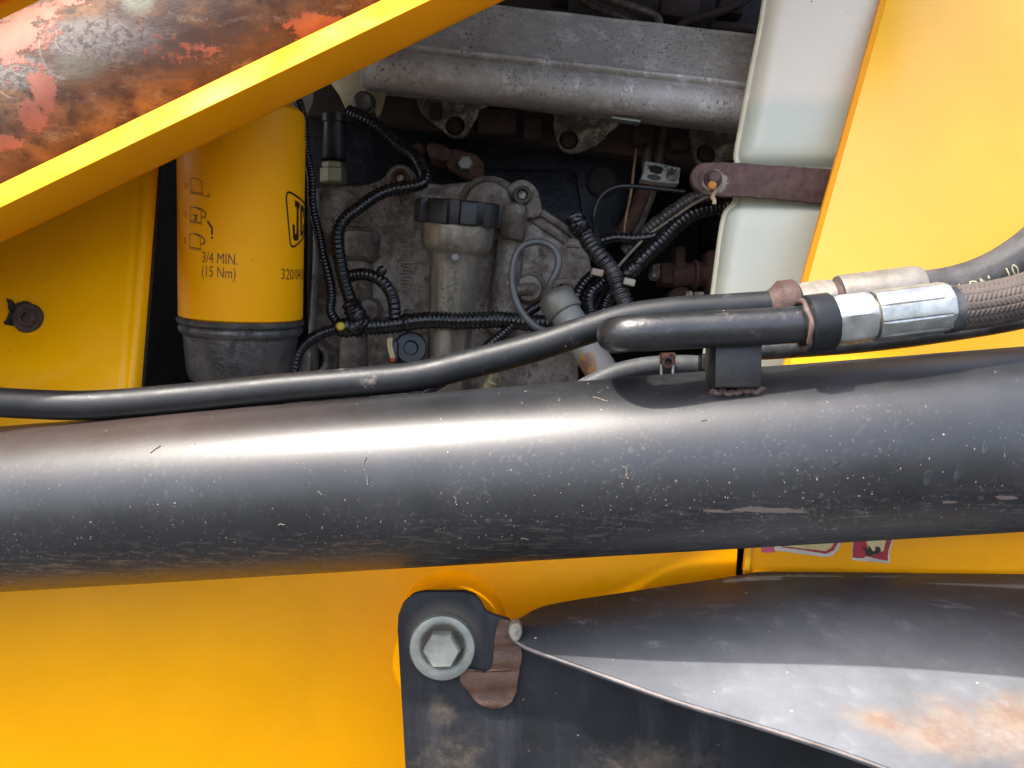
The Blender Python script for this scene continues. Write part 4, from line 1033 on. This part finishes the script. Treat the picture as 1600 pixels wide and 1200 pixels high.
# ------------------------------------------------------------------ sensor, lifting eye, pale plate at left
t = thing('pressure_sensor', 'black sensor with a dull brass hexagon base beside the filter', 'sensor', P(520, 290, .68))
m = M(); lathe(m, P(522, 250, .675), Vector((.02, -.1, 1)), lat([(22, 0), (20, 4), (18, 60), (20, 62), (20, 74), (12, 78)]), 28); obj('sensor_body', m, BLK, t)
m = M(); lathe(m, P(521, 287, .675), Vector((.02, -.1, 1)), lat([(20, 0), (22, 3), (22, 24), (19, 26), (19, 34), (16, 36)]), 6, rot=.3); obj('hex_base', m, BRASS, t, 25)
t = thing('lifting_eye', 'yellowish plated lifting plate with a bolt under the silver cover', 'lifting plate', P(575, 185, .70))
m = M(); prism(m, PX([(505, 90), (600, 90), (603, 145), (597, 170), (590, 184), (582, 168), (572, 180), (553, 178), (541, 172), (530, 148), (514, 126)], .700), BACK*.004, .0006); obj('plate', m, PASS, t)
m = M(); lathe(m, P(570, 163, .700), FRONT, [(S(18, .7), -.001), (S(18, .7), .003), (S(15.5, .7), .0035), (S(15.5, .7), .009), (S(12, .7), .0105), (S(7, .7), .0095), (0, .009)], 24); obj('bolt_head', m, simple('grey_bolt', (.11, .10, .095), .5, .4, var=.4), t)
o = flat('wall_tab', [(455, 80), (492, 80), (489, 160), (478, 184), (464, 188), (450, 160)], .70, PALE, None, th=.003); tag(o, 'pale grey metal tab above the filter, behind a black cable', 'metal tab')

# ------------------------------------------------------------------ wiring conduits
def conduit(pts, r, label, mt=LOOM, pitch=.0033, amp=.10, name='wiring_conduit', group='corrugated wiring conduits over the engine', seg=16, wob=.0007):
    q, L_ = resample(catmull([P(*p) for p in pts], .002), pitch/6)
    ph = random.uniform(0, 9)
    for i, v in enumerate(q): v += Vector((sin(i*pitch*23+ph), 0, cos(i*pitch*19+ph)))*wob
    def rf(i, s, a):
        w_ = cos(2*pi*i/6); w_ = (abs(w_)**.6)*(1 if w_ > 0 else -1)
        return r*(1 + amp*.62*w_*(1+.2*sin(i*.37)))
    m = M(); tube(m, q, rf, seg); o = obj(name, m, mt, None, 75)
    if label: tag(o, label, 'wiring', group)
    return o
J = .618
conduit([(462, 100, .655), (466, 150, .655), (474, 200, .652), (484, 275, .645), (488, 310, .64), (494, 352, .636), (502, 385, .632), (512, 422, .628), (517, 460, .625), (518, 488, .622), (530, 507, .62)], .0034, 'thin black conduit hanging down the right side of the filter', pitch=.0026)
conduit([(546, 172, .69), (570, 186, .685), (600, 205, .68), (625, 226, .672), (645, 243, .664), (657, 256, .655), (665, 270, .648), (659, 285, .642), (636, 293, .640), (610, 298, .638), (580, 310, .634), (556, 326, .63), (538, 344, .627), (529, 366, .625), (528, 392, .623), (533, 420, .622), (543, 452, .621), (553, 482, .62), (562, 500, .62)], .0047, 'long black conduit looping from under the cover past the filler cap', LOOM)
conduit([(528, 512, J), (560, 512, J), (615, 506, J), (665, 502, J), (740, 500, .62), (815, 503, .622), (880, 505, .63), (930, 512, .64)], .0062, 'thick black harness running level across the engine', LOOM, .0033)
conduit([(535, 436, .626), (552, 429, .622), (572, 427, .618), (590, 434, .616), (603, 447, .615), (613, 470, .614), (618, 496, .616)], .0044, 'short black conduit arching down onto the thick harness', LOOM)
conduit([(528, 512, J), (510, 517, .618), (494, 525, .616), (474, 541, .614), (462, 560, .612), (456, 590, .612)], .0040, 'black conduit curving down left over the round boss', LOOM, .0027)
conduit([(880, 452, .64), (842, 476, .632), (810, 500, .624), (786, 522, .616), (762, 541, .610), (735, 566, .606), (702, 592, .604), (660, 614, .604)], .0036, 'thin shiny conduit slanting down behind the oil filler pipe', LOOM, .0026, .14)
conduit([(896, 342, .645), (905, 356, .64), (917, 372, .636), (941, 405, .628), (963, 441, .622), (980, 477, .616), (998, 520, .612)], .0062, 'thick dusty conduit slanting down behind the long pipe', mat_loom('greasy_conduit', (.16, .14, .125), (.35, .8)), .0042, .11)
conduit([(1130, 293, .64), (1108, 303, .645), (1078, 314, .65), (1048, 332, .655), (1022, 352, .66), (1000, 372, .665), (975, 395, .67)], .0052, 'dusty brown conduit running down from the rusty strap', LOOMD, .0034)
conduit([(1175, 315, .66), (1135, 324, .66), (1090, 332, .655), (1062, 348, .65), (1030, 380, .645), (1000, 410, .64), (978, 432, .64), (950, 470, .64), (940, 520, .64)], .0064, 'thick black conduit coming from behind the white tank', LOOM, .0040)
conduit([(940, 440, .632), (928, 452, .628), (922, 470, .625), (923, 500, .622), (926, 540, .62)], .0048, 'black conduit loop, the larger of two beside the dipstick', LOOM, .0032)
conduit([(925, 432, .642), (910, 444, .638), (902, 462, .634), (906, 490, .63)], .0042, 'black conduit loop tucked behind the dipstick cap', LOOM, .0030)
conduit([(940, 378, .66), (962, 372, .658), (1000, 371, .655), (1034, 366, .652), (1060, 348, .65)], .0040, 'taped black cable crossing under the dusty brown conduit', TAPE, .004, .05)
# tape wraps and loose pieces of the harness
def wrap(pts, r, label, seg=18, mt=TAPE):
    q, _ = resample(catmull([P(*p) for p in pts], .001), .0011); m = M()
    tube(m, q, lambda i, s, a: r*(1+.10*sin(i*1.9+a)+.07*sin(3*a+i*.8))*min(1, .6+.2*min(i, len(q)-1-i)), seg)
    o = obj('tape_wrap', m, mt, None, 50); tag(o, label, 'tape'); return o
wrap([(546, 470, .617), (556, 490, .616), (566, 504, .616), (575, 510, .616)], .0068, 'black tape round the joint where conduits meet the harness')
wrap([(528, 512, .617), (545, 512, .616), (570, 511, .616)], .0069, 'smooth black tape on the left end of the thick harness')
wrap([(628, 505, .617), (642, 503, .617)], .0070, 'frayed black tape band round the thick harness')
wrap([(592, 428, .613), (598, 421, .612), (601, 418, .612)], .0036, 'lump of black tape on top of the arching conduit')
wrap([(896, 340, .642), (904, 354, .636), (912, 366, .633)], .0070, 'greasy torn tape on the top end of the thick dusty conduit')
wrap([(975, 436, .632), (985, 424, .634), (998, 412, .636)], .0066, 'shiny tape round the thick conduit near the white ties')
m = M()
for k in range(16):
    c0 = (random.choice([(632, 490), (597, 420), (900, 352), (890, 372), (982, 432), (752, 487), (525, 352)]))
    x, y = c0[0]+random.uniform(-5, 5), c0[1]+random.uniform(-4, 4); a = random.uniform(0, 6.3); l = random.uniform(6, 16)
    tube(m, catmull([P(x, y, .612), P(x+l*.5*cos(a), y-l*.6*abs(sin(a)), .608), P(x+l*cos(a+.7), y-l*abs(sin(a+.5)), .611)], .001), .00035, 5)
o = obj('frayed_tape_ends', m, TAPE); tag(o, 'curled loose ends of black tape on the harness', 'tape', kind='stuff')
m = M(); lathe(m, P(532, 510, .6095), Vector((.3, -1, .1)), lat([(6, -4), (7, 0), (6, 4), (3, 6), (0, 6)]), 14); o = obj('cable_plug', m, YTIP); tag(o, 'tiny yellow plug at the left end of the thick harness', 'plug')
t = thing('wire_connector', 'black round connector with two cream wires under the harness', 'connector', P(636, 565, .63))
m = M(); lathe(m, P(640, 545, .635), Vector((.25, -1, .05)), lat([(26, -20), (26, 14), (23, 17), (12, 17), (10, 12), (0, 12)]), 28); box(m, P(616, 550, .628), S(16, .63), .02, S(34, .63), .002); obj('connector_body', m, BLK, t)
m = M()
for x in (609, 613): tube(m, catmull(PX([(x-1, 528), (x-2, 540), (x+1, 553), (x+3, 560)], .614)), .0010, 8)
obj('cream_wires', m, CREAM, t)
m = M(); lathe(m, P(613, 560, .6125), Vector((.2, -.3, -1)), lat([(4, 0), (4.5, 4), (2, 6)]), 10); obj('red_seal', m, REDP, t)

# thin wires, rods and pipes in the dark right-hand part
pipe('thin_wire', [(940, 400, .70), (930, 360, .695), (928, 336, .69), (934, 314, .69), (949, 298, .69), (970, 291, .69), (1000, 292, .69), (1036, 296, .69), (1070, 300, .69)], .0019, BLK, 'thin black wire bowing left of the white block', 'wire')
pipe('thin_rod', [(999, 214, .735), (994, 236, .735), (986, 300, .735), (978, 340, .735), (974, 372, .735)], .0014, RODO, 'thin bronze coloured rod behind the thin black wire', 'rod')
pipe('steel_pipe', [(1018, 180, .735), (1014, 215, .735), (1010, 262, .735)], .0048, DPIPE, 'brown pipe entering the white block, left of a pair', 'pipe')
pipe('steel_pipe', [(1040, 180, .735), (1035, 215, .735), (1028, 262, .735)], .0045, DPIPE, 'brown pipe entering the white block, right of a pair', 'pipe')
pipe('steel_pipe', [(1010, 285, .74), (1000, 310, .74), (984, 345, .74), (965, 375, .74)], .0062, COPR, 'rusty pipe leaving the bottom of the white block', 'pipe')
pipe('steel_pipe', [(1024, 285, .742), (1016, 310, .742), (1002, 345, .742), (985, 380, .742)], .0035, DPIPE, 'dark pipe right of the rusty one under the block', 'pipe')
t = thing('pipe_block', 'small white-painted clamp block with smudged black marks', 'clamp block', P(1033, 285, .72))
m = M(); prism(m, PX([(1008, 251), (1035, 256), (1064, 262), (1062, 275), (1061, 287), (1030, 285), (1001, 280), (1006, 268)], .722), BACK*.016, .0012); obj('block_body', m, WHITE, t)
m = M(); lathe(m, P(1050, 274, .722), FRONT, [(S(9.5, .72), -.002), (S(9.5, .72), .001), (S(8, .72), .002), (S(5, .72), .002), (S(4, .72), .0005), (0, .0005)], 20); obj('recess_bolt', m, GASK, t)
m = M(); prism(m, [P(1022, 277, .7214) + Vector((S(11, .72)*cos(a*pi/8), 0, S(4.5, .72)*sin(a*pi/8) - S(1.5, .72)*cos(a*pi/8))) for a in range(16)], BACK*.002); obj('dark_slot', m, BLK, t)
m = M(); prism(m, PX([(1014, 259), (1024, 258), (1036, 262), (1034, 271), (1026, 272), (1016, 268)], .7214), BACK*.002); obj('dark_smudge', m, DARKR, t)
m = M(); q, _ = resample(catmull([P(*p) for p in ((1112, 304, .640), (1080, 321, .644), (1050, 342, .648), (1012, 368, .652), (990, 390, .652), (963, 420, .648))], .002), .0003)
fr = rings(q)
for ph in (0, pi): tube(m, [p + (u*cos(i*.65+ph)+v*sin(i*.65+ph))*.0006 for i, (p, _, u, v) in enumerate(fr)], .0006, 6)
o = obj('twisted_cord', m, CORD); tag(o, 'thin cream twisted cord beside the dusty brown conduit', 'cord')
TIES = 'off-white plastic ties on the wiring'
m = M(); box(m, P(933, 426, .615), S(19, .62), .006, S(11, .62), .001, Matrix.Rotation(radians(12), 3, 'Y')); o = obj('cable_tie', m, simple('tan_plastic', (.25, .18, .13), .5, var=.2)); tag(o, 'tan cable tie end left of the thick dusty conduit', 'cable tie', TIES)
m = M(); box(m, P(983, 441, .613), S(18, .62), .006, S(11, .62), .001, Matrix.Rotation(radians(14), 3, 'Y')); o = obj('cable_tie', m, WTIE); tag(o, 'pale green-white cable tie end right of the thick dusty conduit', 'cable tie', TIES)

# ------------------------------------------------------------------ dipstick
t = thing('dipstick', 'grey wire-loop dipstick with a round cap in a rusty tube', 'dipstick', P(925, 600, .58))
m = M(); q, _ = resample(catmull([P(*p) for p in ((860, 468, .583), (858, 452, .580), (861, 440, .578), (869, 426, .577), (873, 408, .577), (868, 392, .577), (855, 381, .577), (838, 378, .577), (820, 382, .577), (808, 394, .577), (802, 412, .577), (800, 436, .577), (804, 462, .577), (814, 486, .577), (830, 505, .577), (845, 515, .578), (870, 520, .583))], .001), .002)
tube(m, q, .0024, 14); obj('pull_loop', m, simple('grey_wire', (.085, .085, .08), .45, .3, var=.3, dirt=(.25, .15, .07), dirt_amt=(.62, .75)), t, 60)
da = (P(960, 612, .570) - P(866, 462, .590)); L_ = da.length; da.normalize()
m = M(); lathe(m, P(866, 462, .590), da, [(S(24, .58), -.001), (S(29, .58), .0012), (S(30, .58), .004), (S(30, .58), .0145), (S(28.5, .58), .0155), (S(24, .58), .0155)], 40); obj('cap', m, mat_zinc('olive_zinc', (.115, .112, .088), (.18, .176, .145), .5, .5, (.08, .07, .05)), t)
m = M(); lathe(m, P(866, 462, .590), da, [(S(25, .58), .0150), (S(25, .58), .026), (S(25.5, .58), L_)], 36)
DT = N('rusty_tube_paint'); k_ = DT.noise(45, 7, .7)
zz = DT.zone(P(915, 585, .56), (.016, .03, .03), 1); zz2 = DT.zone(P(888, 512, .56), (.014, .03, .012), 1)
mk = DT.ramp(DT.math('ADD', DT.math('MAXIMUM', zz, zz2), DT.math('MULTIPLY', DT.math('SUBTRACT', k_, .5), 1.5)), .35, .6)
obj('tube', m, DT.done(DT.mix(mk, (.165, .165, .145), DT.mix(DT.ramp(DT.noise(90, 6), .4, .6), (.12, .065, .042), (.28, .14, .04))), .55, .2, DT.bump(DT.noise(200, 6), .0004)), t)
t = thing('drain_plug', 'dull brass stub just above the thick tube, under the long pipe', 'plug', P(772, 604, .56))
m = M(); lathe(m, P(764, 606, .56), Vector((.4, -.25, .9)), lat([(11, -20), (11, 10), (9, 12), (9, 20), (5, 22), (0, 22)]), 20); obj('stub', m, BRASS, t)

# ------------------------------------------------------------------ tank and strap
t = thing('expansion_tank', 'white translucent plastic coolant tank on the right', 'tank', P(1240, 560, .60))
secs = [  # py, left px, front depth, corner radius
    (-160, 1222, .590, .016), (0, 1202, .590, .016), (100, 1183, .590, .016), (190, 1166, .590, .016), (222, 1160, .590, .015), (238, 1158, .5905, .014), (248, 1160, .5935, .012), (254, 1165, .598, .010), (259, 1168, .6005, .009),
    (300, 1160, .6005, .009), (309, 1157, .6005, .009), (316, 1152, .598, .010), (323, 1144, .5935, .012), (331, 1139.5, .590, .014), (342, 1137, .5885, .014), (365, 1133, .588, .014), (446, 1122.5, .588, .014), (560, 1108, .588, .014), (640, 1097, .588, .014)]
vs = []; fs = []; W = 0
for py, lx, fd, cr_ in secs:
    z = P(0, py, .59).z; x0 = P(lx, 0, .59).x; x1 = P(1440, 0, .59).x; y0 = fd; y1 = .70
    ring = []
    for cx, cy, a0 in ((x0+cr_, y0+cr_, pi), (x1-cr_, y0+cr_, 1.5*pi), (x1-cr_, y1-cr_, 0), (x0+cr_, y1-cr_, .5*pi)):
        for k in range(7): a = a0 + pi/2*k/6; ring.append(Vector((cx+cr_*cos(a), cy+cr_*sin(a), z)))
    ring = [Vector((p.x + max(0, (p.y-y0-cr_))/(y1-y0-cr_)*max(0, 1-(p.x-x0)/.06)*(x0*(y1/y0-1)+.006), p.y, p.z)) for p in ring]
    W = len(ring); vs += ring
for i in range(len(secs)-1):
    for k in range(W): l = (k+1) % W; fs.append((i*W+k, i*W+l, (i+1)*W+l, (i+1)*W+k))
fs += [tuple(range(W)), tuple((len(secs)-1)*W+k for k in range(W))]
m = M(); m.add(vs, fs); obj('tank_body', m, TANK, t, 60)
m = M(); sm = [Vector((P(lx, 0, .59).x-.0002, .6045 if 248 < py < 312 else .602, P(0, py, .59).z)) for py, lx, fd, c_ in secs]
q, _ = resample(catmull(sm, .002), .003); tube(m, q, .0022, 10)
obj('mould_seam', m, simple('cream_seam', (.66, .60, .42), .4, var=.15, Subsurface_Weight=.2, Subsurface_Radius=(.01, .01, .006)), t, 60)

t = thing('tank_strap', 'rust-brown steel strap with a rusty bolt across the white tank', 'strap', P(1200, 320, .59))
m = M(); SD = .5855
top = [(1112, 253), (1140, 253.5), (1165, 255), (1230, 259), (1330, 267)]; bot = [(1330, 322.5), (1292, 319), (1230, 312), (1165, 307), (1140, 306.5), (1112, 306)]
arc = [(1112 - 26.5*sin(pi*k/12), 279.5 + 26.5*cos(pi*k/12)) for k in range(1, 12)]
ol = rough_outline(PX(top, SD), .0003, .004, False) + rough_outline(PX(bot, SD), .0003, .004, False) + PX(arc, SD)
prism(m, ol, BACK*.004, .0008); sb = obj('strap_band', m, STRAP, t)
m = M(); lathe(m, P(1101, 279, SD+.0045), FRONT, [(S(23, .59), -.002), (S(23, .59), .0035), (S(21, .59), .0042), (0, .0042)], 36)
obj('backing_washer', m, STRAP, t)
m = M(); lathe(m, P(1111, 280, SD), FRONT, [(S(19, .585), 0), (S(19, .585), .0012), (S(17, .585), .0018), (0, .0018)], 36); wa = obj('washer', m, STRAP, t)
m = M(); lathe(m, P(1113, 281, SD-.0015), FRONT, [(S(14, .585), 0), (S(14, .58), .003), (S(12.5, .58), .0045), (S(11, .58), .0045), (S(10, .58), .0078), (S(7, .58), .0090), (0, .0092)], 24)
bo = obj('bolt_end', m, BOLTR, wa)
m = M(); lathe(m, P(1113, 289, SD-.0098), FRONT, [(S(7, .58), -.002), (S(6.5, .58), .0004), (S(3, .58), .001), (0, .001)], 14)
obj('orange_residue', m, ORANGE, bo)
m = M(); tube(m, catmull(PX([(1119, 296), (1115, 303), (1113, 308), (1116, 313), (1116, 319)], SD-.003), .0006), lambda i, s, a: .0014, 8)
lab(obj('wire_end', m, simple('straw_wire', (.45, .32, .16), .6, var=.3), wa), 'curled straw-coloured wire end hanging from the bolt')
